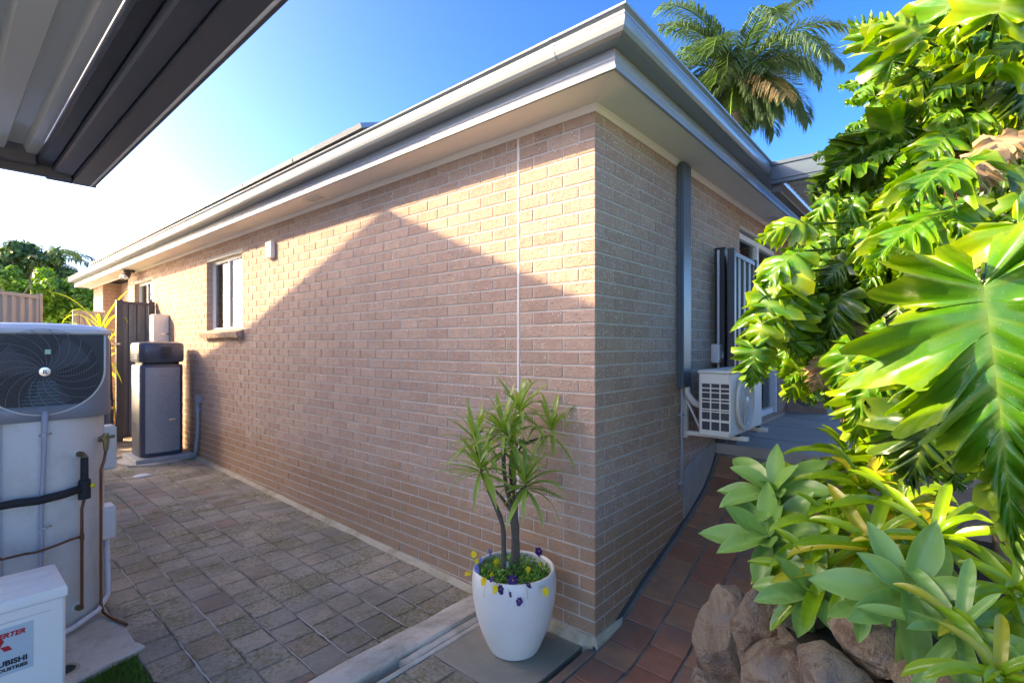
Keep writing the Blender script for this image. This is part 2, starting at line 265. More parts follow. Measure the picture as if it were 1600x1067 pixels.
# ------------------------------------------------------------------ mesh helpers
COL = scene.collection
class MB:
    def __init__(s): s.v = []; s.f = []; s.a = None
    def add(s, vs, fs):
        o = len(s.v); s.v += [Vector(v) for v in vs]; s.f += [tuple(i + o for i in f) for f in fs]; return s
    def box(s, x0, x1, y0, y1, z0, z1):
        return s.add([(x0, y0, z0), (x1, y0, z0), (x1, y1, z0), (x0, y1, z0), (x0, y0, z1), (x1, y0, z1), (x1, y1, z1), (x0, y1, z1)],
                     [(0, 3, 2, 1), (4, 5, 6, 7), (0, 1, 5, 4), (1, 2, 6, 5), (2, 3, 7, 6), (3, 0, 4, 7)])
    def bbox(s, x0, x1, y0, y1, z0, z1, b=.003):
        """box with every edge bevelled"""
        X, Y, Z = (x0, x1), (y0, y1), (z0, z1); o = len(s.v); ix = {}
        for i in (0, 1):
            for j in (0, 1):
                for k in (0, 1):
                    sx, sy, sz = (b if i == 0 else -b), (b if j == 0 else -b), (b if k == 0 else -b)
                    for a, p in (('x', (X[i], Y[j] + sy, Z[k] + sz)), ('y', (X[i] + sx, Y[j], Z[k] + sz)), ('z', (X[i] + sx, Y[j] + sy, Z[k]))):
                        ix[(i, j, k, a)] = len(s.v); s.v.append(Vector(p))
        f = s.f; g = lambda *k: ix[k]
        for i in (0, 1):
            q = [g(i, 0, 0, 'x'), g(i, 1, 0, 'x'), g(i, 1, 1, 'x'), g(i, 0, 1, 'x')]; f.append(tuple(q if i else q[::-1]))
            q = [g(0, i, 0, 'y'), g(1, i, 0, 'y'), g(1, i, 1, 'y'), g(0, i, 1, 'y')]; f.append(tuple(q[::-1] if i else q))
            q = [g(0, 0, i, 'z'), g(1, 0, i, 'z'), g(1, 1, i, 'z'), g(0, 1, i, 'z')]; f.append(tuple(q if i else q[::-1]))
        for i in (0, 1):
            for j in (0, 1):
                f.append((g(i, j, 0, 'x'), g(i, j, 1, 'x'), g(i, j, 1, 'y'), g(i, j, 0, 'y')))
                f.append((g(i, 0, j, 'x'), g(i, 1, j, 'x'), g(i, 1, j, 'z'), g(i, 0, j, 'z')))
                f.append((g(0, i, j, 'y'), g(1, i, j, 'y'), g(1, i, j, 'z'), g(0, i, j, 'z')))
                for k in (0, 1): f.append((g(i, j, k, 'x'), g(i, j, k, 'y'), g(i, j, k, 'z')))
        return s
    def tube(s, pts, r, n=8, cap=True):
        pts = [Vector(p) for p in pts]; rs = r if isinstance(r, (list, tuple)) else [r] * len(pts)
        prev = None; rings = []
        for i, p in enumerate(pts):
            t = (pts[min(i + 1, len(pts) - 1)] - pts[max(i - 1, 0)]).normalized()
            if prev is None:
                a = Vector((0, 0, 1)) if abs(t.z) < .9 else Vector((1, 0, 0)); u = t.cross(a).normalized()
            else: u = (prev - t * prev.dot(t)).normalized()
            prev = u; w = t.cross(u)
            rings.append([p + (u * math.cos(2 * math.pi * k / n) + w * math.sin(2 * math.pi * k / n)) * rs[i] for k in range(n)])
        o = len(s.v)
        for rg in rings: s.v += rg
        for i in range(len(rings) - 1):
            for k in range(n):
                a = o + i * n + k; b2 = o + i * n + (k + 1) % n; s.f.append((a, b2, b2 + n, a + n))
        if cap: s.f.append(tuple(o + k for k in range(n))[::-1]); s.f.append(tuple(o + (len(rings) - 1) * n + k for k in range(n)))
        return s
    def lathe(s, c, prof, n=32, axis='z', closed=False):
        c = Vector(c); o = len(s.v)
        for r, h in prof:
            for k in range(n):
                a = 2 * math.pi * k / n; q = (math.cos(a) * r, math.sin(a) * r, h)
                if axis == 'y': q = (q[0], h, q[1])
                if axis == 'x': q = (h, q[0], q[1])
                s.v.append(c + Vector(q))
        for i in range(len(prof) - 1):
            for k in range(n):
                a = o + i * n + k; b2 = o + i * n + (k + 1) % n; s.f.append((a, b2, b2 + n, a + n))
        return s
    def prism(s, plan, z0, z1, top=True):
        """vertical prism over a plan polygon [(x, y)...]"""
        n = len(plan); o = len(s.v)
        s.v += [Vector((x, y, z0)) for x, y in plan] + [Vector((x, y, z1)) for x, y in plan]
        for k in range(n): s.f.append((o + k, o + (k + 1) % n, o + n + (k + 1) % n, o + n + k))
        if top: s.f.append(tuple(o + n + k for k in range(n))); s.f.append(tuple(o + k for k in range(n))[::-1])
        return s
    def loft(s, rings, cap=True):
        n = len(rings[0]); o = len(s.v)
        for r in rings: s.v += [Vector(p) for p in r]
        for i in range(len(rings) - 1):
            for k in range(n): a = o + i * n + k; b2 = o + i * n + (k + 1) % n; s.f.append((a, b2, b2 + n, a + n))
        if cap: s.f.append(tuple(o + k for k in range(n))[::-1]); s.f.append(tuple(o + (len(rings) - 1) * n + k for k in range(n)))
        return s
    def extr(s, prof, a, b_, fa, fb):
        """profile [(u, w)] swept from point a to b with callables turning (u, w) to a point"""
        return s.loft([[fa(u, w) for u, w in prof], [fb(u, w) for u, w in prof]])
    def mesh(s, name, smooth=False, recalc=True):
        me = bpy.data.meshes.new(name); me.from_pydata([tuple(v) for v in s.v], [], s.f)
        if recalc:
            bm = bmesh.new(); bm.from_mesh(me); bmesh.ops.recalc_face_normals(bm, faces=bm.faces); bm.to_mesh(me); bm.free()
        if smooth:
            for p in me.polygons: p.use_smooth = True
            if smooth == 'auto': me.set_sharp_from_angle(angle=rad(38))
        return me
def root(name, loc, label, cat, group=None):
    o = bpy.data.objects.new(name, None); COL.objects.link(o); o.location = loc; o.empty_display_size = .1
    o['label'] = label; o['category'] = cat
    if group: o['group'] = group
    return o
def tag(o, label, cat, group=None):
    o['label'] = label; o['category'] = cat
    if group: o['group'] = group
    return o
def adopt(o, parent):
    o.parent = parent
    q = parent; m = Matrix.Identity(4)
    chain = []
    while q is not None: chain.append(q); q = q.parent
    for c in reversed(chain): m = m @ c.matrix_parent_inverse @ c.matrix_basis
    o.matrix_parent_inverse = m.inverted()
def obj(name, mb, mat, parent=None, smooth=False, recalc=True, kind=None):
    me = mb.mesh(name, smooth, recalc) if isinstance(mb, MB) else mb
    if mat is not None and not me.materials: me.materials.append(M[mat] if isinstance(mat, str) else mat)
    o = bpy.data.objects.new(name, me); COL.objects.link(o)
    if parent is not None: adopt(o, parent)
    if kind: o['kind'] = kind
    return o
def struct(name, mb, mat, smooth=False): return obj(name, mb, mat, None, smooth, True, 'structure')
def text_mesh(body, size, ext, mat, M4, name, parent, shear=0, bold=0, align='LEFT', sx=1):
    cu = bpy.data.curves.new("lettering_curve", 'FONT'); cu.body = body; cu.size = size; cu.extrude = ext; cu.shear = shear; cu.offset = bold; cu.align_x = align; cu.resolution_u = 3
    t = bpy.data.objects.new("lettering_tmp", cu); COL.objects.link(t); dg = bpy.context.evaluated_depsgraph_get(); dg.update()
    me = bpy.data.meshes.new_from_object(t.evaluated_get(dg)); bpy.data.objects.remove(t)
    for v in me.vertices: v.co.x *= sx
    me.transform(M4); me.materials.clear(); me.materials.append(M[mat]); return obj(name, me, None, parent)

# ------------------------------------------------------------------ ground
struct("ground", MB().add([(-400, -400, -.40), (400, -400, -.40), (400, 400, -.40), (-400, 400, -.40)], [(0, 1, 2, 3)]), "earth")
def slope_quad(x0, x1, y0, y1, dz): return [(x0, y0, gz(y0) + dz), (x1, y0, gz(y0) + dz), (x1, y1, gz(y1) + dz), (x0, y1, gz(y1) + dz)]
def sheet(x0, x1, y0, y1, dz, th=.12):
    t = slope_quad(x0, x1, y0, y1, dz); b_ = slope_quad(x0, x1, y0, y1, dz - th)
    return MB().loft([b_, t])
court = struct("courtyard_bedding", sheet(-3.2, CX + .05, 2.56, 17.5, -.012, .3), "bedding")
struct("far_path", sheet(-2.5, CX + .02, 17.5, 30, 0, .3), "pathfar")
struct("side_ground", sheet(-12, -3.2, -6, 30, -.02, .3), "earth")

def slab_piece(rng, w, l, h, b=.006, jag=.004):
    """irregular stone-like block centred on the origin, top at z = 0 (24 triangles)"""
    mb = MB(); c = [(-w / 2, -l / 2), (w / 2, -l / 2), (w / 2, l / 2), (-w / 2, l / 2)]
    pl = []
    for k in range(4):
        a, d = Vector(c[k]), Vector(c[(k + 1) % 4])
        pl.append(a + Vector((rng.uniform(-jag, jag), rng.uniform(-jag, jag)))); md = a.lerp(d, .5) + Vector((rng.uniform(-jag, jag), rng.uniform(-jag, jag))); pl.append(md)
    r0 = [(p.x, p.y, -h) for p in pl]; r1 = [(p.x, p.y, -b) for p in pl]
    r2 = [(p.x * (1 - 2 * b / w), p.y * (1 - 2 * b / l), rng.uniform(-.0012, .0008)) for p in pl]
    mb.loft([r0, r1, r2], cap=False); o = len(mb.v) - 8; mb.f.append(tuple(range(o, o + 8))); return mb
rng = random.Random(3)
pav_var = {}
def pav_mesh(kind, w, l, k):
    key = (kind, round(w, 3), round(l, 3), k)
    if key not in pav_var:
        me = slab_piece(random.Random(hash(key) & 0xffff), w, l, .035 if kind == 'paver' else .03, .007 if kind == 'paver' else .004, .005 if kind == 'paver' else .002).mesh(kind); me.materials.append(M['paver' if kind == 'paver' else 'tile']); pav_var[key] = me
    return pav_var[key]
tiles = []
xs = [CX - .012 - .203 * i for i in range(0, 27)]
pad_poly = None
for i in range(26):
    x1 = xs[i]; x0 = xs[i + 1]
    y = 2.585 - rng.uniform(0, .18); first = True
    while y < 17.3:
        l = rng.choice((.205, .215, .225)); y1 = y + l; ys = max(y, 2.575)
        if y1 - ys > .06: tiles.append((x0, x1, ys, y1))
        y = y1
def in_box(x, y, b): return b[0] < x < b[1] and b[2] < y < b[3]
PAD = (-.7, .80, 3.62, 5.15)      # heater pad
GRASS = (.1, .78, 2.9, 3.62)
SLAB2 = (1.84, CX, 8.45, 9.25)
tiles = [t for t in tiles if not (in_box((t[0] + t[1]) / 2, (t[2] + t[3]) / 2, PAD) or in_box((t[0] + t[1]) / 2, (t[2] + t[3]) / 2, GRASS) or in_box((t[0] + t[1]) / 2, (t[2] + t[3]) / 2, SLAB2))]
def vis(x, y):
    d = depth(Vector((x, y, 0)))
    if d < .5: return 1e9
    px = 800 + FPX * (x * RT.x + y * RT.y) / d; py = HY + FPX * 1.8 / d
    if px < -20 or px > 1620 or py > 1110: return 1e6 + d
    if px < 165 and d > 3.2: return 1e5 + d
    return d
tiles.sort(key=lambda t: vis((t[0] + t[1]) / 2, (t[2] + t[3]) / 2))
rest = MB()
for i, (x0, x1, y0, y1) in enumerate(tiles):
    g = .006; w = x1 - x0 - g; l = round(y1 - y0 - g * .6, 2 if i < 0 else 3); cx_, cy_ = (x0 + x1) / 2 + rng.uniform(-.002, .002), (y0 + y1) / 2
    if i < 290:
        o = bpy.data.objects.new("paver", pav_mesh('paver', w, l, rng.randrange(5))); COL.objects.link(o); o.parent = court
        o.location = (cx_, cy_, gz(cy_) + rng.uniform(-.002, .002)); o.rotation_euler = (.0215 + rng.uniform(-.008, .008), rng.uniform(-.008, .008), rng.uniform(-.012, .012))
    else:
        pc = slab_piece(rng, w, l, .035, .006, .004); z = gz(cy_); rest.add([(v.x + cx_, v.y + cy_, v.z + z + v.y * .0215) for v in pc.v], pc.f)
obj("paver_field", rest, "paver", court, kind='stuff')
# pale lines of grout in the long joints
gr = MB()
for i in range(1, 16):
    x = xs[i]; y = 2.6
    while y < 12:
        l = rng.uniform(.25, .9)
        if rng.random() < .75:
            w = rng.uniform(.0035, .0070); st = int(l / .06) + 2; L_ = []; Rr = []
            for k in range(st):
                yy = y + l * k / (st - 1); ww = w * rng.uniform(.5, 1.2) * (.3 if k in (0, st - 1) else 1); xo = x + rng.uniform(-.003, .003)
                L_.append((xo - ww, yy, gz(yy) + .0006)); Rr.append((xo + ww, yy, gz(yy) + .0006))
            if not (in_box(x, y, PAD) or in_box(x, y + l, PAD) or in_box(x, y, GRASS) or in_box(x, y + l, GRASS) or in_box(x, y, SLAB2) or in_box(x, y + l, SLAB2)):
                gr.add(L_ + Rr, [(k, k + 1, st + k + 1, st + k) for k in range(st - 1)])
        y += l + rng.uniform(.05, .5)
obj("grout", gr, "grout", court, kind='stuff')
# concrete flashing strip at the foot of the long wall
fl = MB(); n = 60; A = []; B_ = []; C_ = []
for k in range(n + 1):
    y = 2.3 + (13 - 2.3) * k / n; A.append((CX + .01, y, gz(y) + .030)); B_.append((CX - .028 + rng.uniform(-.006, .006), y, gz(y) + .014)); C_.append((CX - .05 + rng.uniform(-.01, .01), y, gz(y) - .004))
fl.add(A + B_ + C_, [(k, k + 1, n + 2 + k, n + 1 + k) for k in range(n)] + [(n + 1 + k, n + 2 + k, 2 * n + 3 + k, 2 * n + 2 + k) for k in range(n)])
struct("wall_foot_mortar", fl, "footing", True)

# kerb, channel, slab under the pot
def rough_bar(x0, x1, y0, y1, z0, z1, seed, jag=.006, n=24):
    r = random.Random(seed); rings = []
    for k in range(n + 1):
        x = x0 + (x1 - x0) * k / n; j = lambda: r.uniform(-jag, jag)
        rings.append([(x, y0 + j(), z0), (x, y1 + j(), z0), (x, y1 + j(), z1 - .008), (x, y1 - .012 + j(), z1 + j() * .3), (x, y0 + .012 + j(), z1 + j() * .3), (x, y0 + j(), z1 - .008)])
    return MB().loft(rings)
kb = rough_bar(-1.2, CX - .02, 2.362, 2.56, -.35, -.066, 4); kerb = struct("concrete_kerb", kb, "kerb", 'auto')
struct("channel_lip", rough_bar(-1.2, 2.50, 2.264, 2.300, -.35, -.086, 5, .003), "kerb", 'auto')
struct("drain_channel", rough_bar(-1.2, 1.75, 2.29, 2.37, -.35, -.19, 6, .004), "tile_joint", 'auto')
struct("channel_fill", rough_bar(1.75, 2.60, 2.303, 2.36, -.30, -.084, 7, .006, 14), "kerb", 'auto')
struct("concrete_slab", MB().bbox(1.92, CX - .005, 1.640, 2.262, -.30, -.092, .004), "slab")
bd = struct("slab_bedding", MB().box(-1.2, 1.915, 1.60, 2.262, -.35, -.104), "bedding")
for i, x in enumerate([1.815 - .205 * k for k in range(8)]):
    for j, y in enumerate((1.73, 1.945, 2.155)):
        o = bpy.data.objects.new("paver", pav_mesh('paver', .198, .208, (i + j) % 5)); COL.objects.link(o); o.parent = bd; o.location = (x, y, -.092 + rng.uniform(-.003, .003))
# footing exposed at the house corner
ft = MB().loft([[(CX + .3, 1.53, -.3), (CX + .3, 2.36, -.3), (CX - .075, 2.36, -.3), (CX - .055, 1.66, -.3), (CX - .02, 1.55, -.3)],
                [(CX + .3, 1.53, -.05), (CX + .3, 2.36, -.05), (CX - .075, 2.36, -.088), (CX - .055, 1.66, -.085), (CX - .02, 1.55, -.07)],
                [(CX + .3, 1.56, -.034), (CX + .3, 2.36, -.034), (CX - .012, 2.36, -.052), (CX - .008, 1.60, -.040), (CX + .0, 1.575, -.038)]])
struct("wall_footing", ft, "footing")

# the tiled path that rises along the short wall
prof = [(-4, -.095), (0, -.090), (.25, -.045), (.6, .075), (.95, .180), (1.2, .255), (1.5, .355), (1.78, .47), (2.0, .62), (2.10, .74)]
def rz(x):
    s = x - CX
    for (a, za), (b_, zb) in zip(prof, prof[1:]):
        if s <= b_: t = max(0, (s - a) / (b_ - a)); return za + (zb - za) * t
    return prof[-1][1]
pth = MB(); P0 = []; P1 = []
xsr = [-1.2, 1.0, 2.0] + [CX + .05 * k for k in range(-3, 43)]
for x in xsr: P0.append((x, 1.60 if x < CX else 1.575, rz(x) - .008)); P1.append((x, -.9, rz(x) - .008))
pth.add(P0 + P1, [(k, k + 1, len(xsr) + k + 1, len(xsr) + k) for k in range(len(xsr) - 1)]); path = struct("tiled_path", pth, "tile_joint")
n_t = 0
for row in range(11):
    y1 = 1.535 - .222 * row; y0 = y1 - .214; x = -1.0 + (.0 if row % 2 else .105)
    off = rng.uniform(0, .06); x += off
    while x < CX + 2.08:
        l = rng.choice((.19, .2, .21)); xc = x + l / 2; za, zb = rz(xc - l / 2), rz(xc + l / 2); ang = math.atan2(zb - za, l)
        hid = (xc > 3.2 and y0 < .3) or (xc > 2.2 and y0 < -.3) or xc < .9 or (xc < 1.6 and y0 < .9)
        if not hid and n_t < 240:
            o = bpy.data.objects.new("tile", pav_mesh('tile', l / max(.5, math.cos(ang)) - .008, .206, rng.randrange(4))); COL.objects.link(o); o.parent = path
            o.location = (xc, (y0 + y1) / 2, (za + zb) / 2 + rng.uniform(-.001, .001)); o.rotation_euler = (rng.uniform(-.006, .006), -ang, rng.uniform(-.01, .01)); n_t += 1
        x += l
obj("edge_tile", MB().bbox(.8, CX - .07, 1.545, 1.600, -.2, -.086, .004), "tile", path)
fl2 = MB(); rings = []
for k in range(36):
    x = CX - .03 + 2.12 * k / 35; z = rz(x); rings.append([(x, 1.555, z - .05), (x, 1.578, z - .05), (x, 1.578, z + .010), (x, 1.570, z + .011), (x, 1.562, z + .002)])
obj("edge_gap_strip", fl2.loft(rings), "dark_steel", path)  # dark strip standing in for the black gap between tiles and wall
patio = struct("patio_slab", MB().bbox(CX + 2.10, CX + 9, -2.6, CY - .004, .2, .825, .01), "patio")
for k in range(4): obj("step_joint", MB().box(CX + 2.6 + .9 * k, CX + 2.608 + .9 * k, -2.6, CY - .01, .823, .8275), "tile_joint", patio)

# ------------------------------------------------------------------ house
house = root("brick_house", (CX, CY, 0), "low brick house with flecked pinkish bricks and a pale grey metal gutter", "house")
TOPZ = 3.16
LLEN = 10.94
W1 = (5.24, 6.50, 1.925, 2.925); W2 = (9.25, 10.45, 1.925, 2.925); DR = (2.85, 4.50, .83, 2.925)
JOINT = .605
def rects_minus(s0, s1, z0, z1, holes):
    out = []; cur = s0
    for (a, b_, c, d) in sorted(holes):
        out.append((cur, a, z0, z1)); out.append((a, b_, z0, c)); out.append((a, b_, d, z1)); cur = b_
    out.append((cur, s1, z0, z1)); return out
wl = MB()
grow = lambda h: (h[0] - .005, h[1] + .005, h[2] - .005, h[3] + .012)
for a, b_, c, d in rects_minus(.005, LLEN, -.3, TOPZ + .03, [grow(W1), grow(W2)]): wl.box(CX + .0045, CX + .108, CY + a, CY + b_, c, d)
wallL = obj("long_wall", wl, "mortar", house)
wr = MB()
for a, b_, c, d in rects_minus(.109, 9.0, -.3, TOPZ + .03, [grow(DR)]): wr.box(CX + a, CX + b_, CY + .0045, CY + .108, c, d)
wallR = obj("short_wall", wr, "mortar", house)
BL, BH, PZ = .230, .076, .086; Z0 = -.034
bricks = []      # (wall, s0, s1, z0, z1)
for k in range(-3, 38):
    z0 = Z0 + PZ * k; z1 = min(z0 + BH, TOPZ + .01)
    if z1 - z0 < .02 or z0 > TOPZ: continue
    for wall, first, end, holes in (('L', 0 if k % 2 == 0 else .12, LLEN, [W1, W2]), ('R', .12 if k % 2 == 0 else 0, 9.0, [DR])):
        s = first
        while s < end:
            segs = [(s, min(s + BL, end))]
            if wall == 'L' and segs[0][0] < JOINT < segs[0][1]: segs = [(s, JOINT - .006), (JOINT + .006, s + BL)]
            for h in holes:
                if z1 > h[2] + .03 and z0 < h[3] - .03:
                    ns = []
                    for a, b_ in segs:
                        if b_ <= h[0] or a >= h[1]: ns.append((a, b_)); continue
                        if a < h[0]: ns.append((a, h[0]))
                        if b_ > h[1]: ns.append((h[1], b_))
                    segs = ns
            for a, b_ in segs:
                if b_ - a > .025: bricks.append((wall, a, b_, z0, z1))
            s += BL + .010
def bsize(b):
    w, a, c, z0, z1 = b; m = (a + c) / 2
    p = Vector((CX, CY + m, 0)) if w == 'L' else Vector((CX + m, CY, 0)); d = depth(p)
    if w == 'R' and z1 < rz(CX + m): return 99
    if w == 'L' and z1 < -.05: return 99
    return d + (0 if w == 'L' else .35)
bricks.sort(key=bsize)
bm_cache = {}
def brick_mesh(l, h, w):
    key = (round(l, 3), round(h, 3), w)
    if key not in bm_cache:
        mb = MB()
        if w == 'L': mb.bbox(0, .11, 0, l, 0, h, .003)
        else: mb.bbox(0, l, 0, .11, 0, h, .003)
        me = mb.mesh("brick"); me.materials.append(M['brick']); bm_cache[key] = me
    return bm_cache[key]
restL, restR = MB(), MB(); rb = random.Random(5)
for i, (w, a, c, z0, z1) in enumerate(bricks):
    j = rb.uniform(-.0012, .0012)
    if i < 296:
        o = bpy.data.objects.new("brick", brick_mesh(c - a, z1 - z0, w)); COL.objects.link(o); o.parent = wallL if w == 'L' else wallR
        loc = Vector((CX + j, CY + a, z0)) if w == 'L' else Vector((CX + a, CY + j, z0))
        o.matrix_parent_inverse = Matrix.Translation(-Vector((0, 0, 0))) ; o.location = loc
        adopt(o, wallL if w == 'L' else wallR)
    else:
        b2 = .003
        if w == 'L':
            x = CX + j
            fr = [(x, CY + a + b2, z0 + b2), (x, CY + c - b2, z0 + b2), (x, CY + c - b2, z1 - b2), (x, CY + a + b2, z1 - b2)]
            m_ = [(x + b2, CY + a, z0), (x + b2, CY + c, z0), (x + b2, CY + c, z1), (x + b2, CY + a, z1)]
            e = [(x + .10, CY + a, z0), (x + .10, CY + c, z0), (x + .10, CY + c, z1), (x + .10, CY + a, z1)]; T = restL
        else:
            y = CY + j
            fr = [(CX + a + b2, y, z0 + b2), (CX + c - b2, y, z0 + b2), (CX + c - b2, y, z1 - b2), (CX + a + b2, y, z1 - b2)]
            m_ = [(CX + a, y + b2, z0), (CX + c, y + b2, z0), (CX + c, y + b2, z1), (CX + a, y + b2, z1)]
            e = [(CX + a, y + .10, z0), (CX + c, y + .10, z0), (CX + c, y + .10, z1), (CX + a, y + .10, z1)]; T = restR
        o_ = len(T.v); T.v += [Vector(v) for v in fr + m_ + e]; T.f.append((o_, o_ + 1, o_ + 2, o_ + 3))
        for r0 in (0, 4):
            for q in range(4): T.f.append((o_ + r0 + q, o_ + r0 + 4 + q, o_ + r0 + 4 + (q + 1) % 4, o_ + r0 + (q + 1) % 4))
obj("brickwork", restL, "brick", wallL, kind='stuff'); obj("brickwork", restR, "brick", wallR, kind='stuff')
obj("control_joint", MB().box(CX - .0012, CX + .03, CY + JOINT - .0075, CY + JOINT + .0075, -.1, TOPZ), "joint_sealant", wallL)
# porch beyond the long wall, and closing walls
def brick_patch(name, mb_core, faces, parent):
    core = obj(name, mb_core, "mortar", parent); T = MB()
    for (ax, fixed, a0, a1, z0, z1, sgn) in faces:
        k = 0; z = z0
        while z < z1:
            zz = min(z + BH, z1); s = a0 + (.12 if k % 2 else 0) - .24
            while s < a1:
                a, c = max(s, a0), min(s + BL, a1)
                if c - a > .03:
                    if ax == 'x': T.bbox(min(fixed, fixed + sgn * .006), max(fixed, fixed + sgn * .006), a, c, z, zz, .0022)
                    else: T.bbox(a, c, min(fixed, fixed + sgn * .006), max(fixed, fixed + sgn * .006), z, zz, .0022)
                s += BL + .01
            z += PZ; k += 1
    obj("brickwork", T, "brick", core, kind='stuff'); return core
yE = CY + LLEN
brick_patch("porch_wall", MB().box(CX + .36, CX + .46, yE, CY + 13.3, -.3, TOPZ + .03), [('x', CX + .36, yE, CY + 13.3, Z0, TOPZ, -1)], house)
brick_patch("porch_pier", MB().box(CX + .02, CX + .46, CY + 13.3, CY + 14.3, -.3, TOPZ + .03), [('x', CX + .02, CY + 13.3, CY + 14.3, Z0, TOPZ, -1), ('y', CY + 13.3, CX + .02, CX + .36, Z0, TOPZ, -1)], house)
obj("rear_wall", MB().box(CX + .11, CX + 9.0, CY + 14.2, CY + 14.3, -.3, TOPZ).box(CX + 8.9, CX + 9.0, CY + .11, CY + 14.2, -.3, TOPZ), "mortar", house)
obj("ceiling", MB().box(CX + .11, CX + 8.9, CY + .11, CY + 14.2, TOPZ + .05, TOPZ + .08), "inside", house)
# grey render patch low on the short wall
def sR(px, py): p = on_y(px, py, CY); return p.x, p.z
rp = [sR(1068, 735), sR(1085, 712), sR(1112, 690), sR(1120, 686)]; top_ = [(x, z) for x, z in rp] + [(CX + 2.12, .84)]
rings = []
for k in range(14):
    x = rp[0][0] + (CX + 2.12 - rp[0][0]) * k / 13; t = k / 13; zt = rp[0][1] + (.86 - rp[0][1]) * t ** .8; zb = rz(x) - .03
    rings.append([(x, CY - .007, zb), (x, CY + .002, zb), (x, CY + .002, zt + rb.uniform(-.01, .01)), (x, CY - .007, zt + rb.uniform(-.01, .01))])
obj("render_patch", MB().loft(rings), "render", wallR)

# eaves: soffit, cornice, fascia, gutter.  plan ring at offset o from the walls
YF = CY + 14.62      # far gable end of the eaves
XF = CX + 9.6
def sweepL(prof, name, mat, smooth=False, y1=None, parent=house, closed=True):
    """profile of (offset out from wall, z) swept round the corner: long side and short side"""
    y1 = y1 or YF
    far = [(CX - o, y1, z) for o, z in prof]; cor = [(CX - o, CY - o, z) for o, z in prof]; rt = [(XF, CY - o, z) for o, z in prof]
    return obj(name, MB().loft([far, cor, rt]), mat, parent, smooth)
sweepL([(-.02, 3.166), (.285, 3.158), (.285, 3.172), (-.02, 3.18)], "soffit", "soffit")
sweepL([(.0, 3.128), (.006, 3.128), (.020, 3.150), (.030, 3.1585), (.030, 3.164), (.0, 3.164)], "cornice", "soffit")
sweepL([(.286, 3.150), (.306, 3.150), (.306, 3.168), (.299, 3.172), (.299, 3.196), (.303, 3.202), (.303, 3.215), (.296, 3.222), (.296, 3.40), (.286, 3.40)], "fascia", "fascia")
gp = [(.297, 3.262), (.375, 3.256), (.398, 3.262), (.412, 3.278), (.418, 3.300), (.418, 3.322), (.4155, 3.324), (.4155, 3.329), (.418, 3.331), (.418, 3.345), (.412, 3.352), (.420, 3.358), (.430, 3.364), (.432, 3.374), (.424, 3.381), (.412, 3.378), (.408, 3.368), (.408, 3.30), (.40, 3.28), (.38, 3.268), (.30, 3.270)]
gut = sweepL(gp, "gutter", "gutter")
# stop end of the gutter and overlapping joint straps
obj("gutter_end", MB().box(CX - .432, CX - .29, YF, YF + .004, 3.256, 3.38), "gutter", gut)
for y in (CY + .02, CY + 5.9, CY + 9.9):
    obj("gutter_joint", MB().loft([[(CX - o - (.002 if o > .35 else 0), yy, z - (.002 if z < 3.3 else 0)) for o, z in gp[:14]] + [(CX - .405, yy, 3.37), (CX - .405, yy, 3.30)] for yy in (y - .35 + .33, y + .34 - .33)]), "gutter", gut)
gs = MB()
for k in range(120):
    y = CY - .25 + k * .12
    gs.box(CX - .4188, CX - .4165, y, y + .055, 3.334, 3.338)
obj("gutter_slots", gs, "dark_steel", gut, kind='stuff')
# barge at the far end of the eaves
obj("end_fascia", MB().box(CX - .303, CX + 5, YF, YF + .02, 3.15, 3.40), "fascia", house)
# roof
PITCH = math.tan(rad(20)); RX = CX - .36; RY = CY - .36
rf = MB(); hx = CX + 4.6; rh = 3.385 + (hx - RX) * PITCH
rf.add([(RX, RY, 3.385), (RX, YF, 3.385), (hx, YF - 2, rh), (hx, RY + (hx - RX), rh), (XF, RY, 3.385), (XF, YF, 3.385)], [(0, 3, 2, 1), (0, 4, 3), (3, 4, 5, 2), (1, 2, 5)])
roof = obj("roof", rf, "roof", house, recalc=False)
ribs = MB()
y = RY + .3
while y < YF - .1:
    t = min((hx - RX), y - RY) - .02; ribs.loft([[(RX, y - .02, 3.387), (RX, y + .02, 3.387), (RX, y + .012, 3.410), (RX, y - .012, 3.410)], [(RX + t, y - .02, 3.387 + t * PITCH), (RX + t, y + .02, 3.387 + t * PITCH), (RX + t, y + .012, 3.41 + t * PITCH), (RX + t, y - .012, 3.41 + t * PITCH)]]); y += .19
obj("roof_rib", ribs, "roof", roof, kind='stuff')
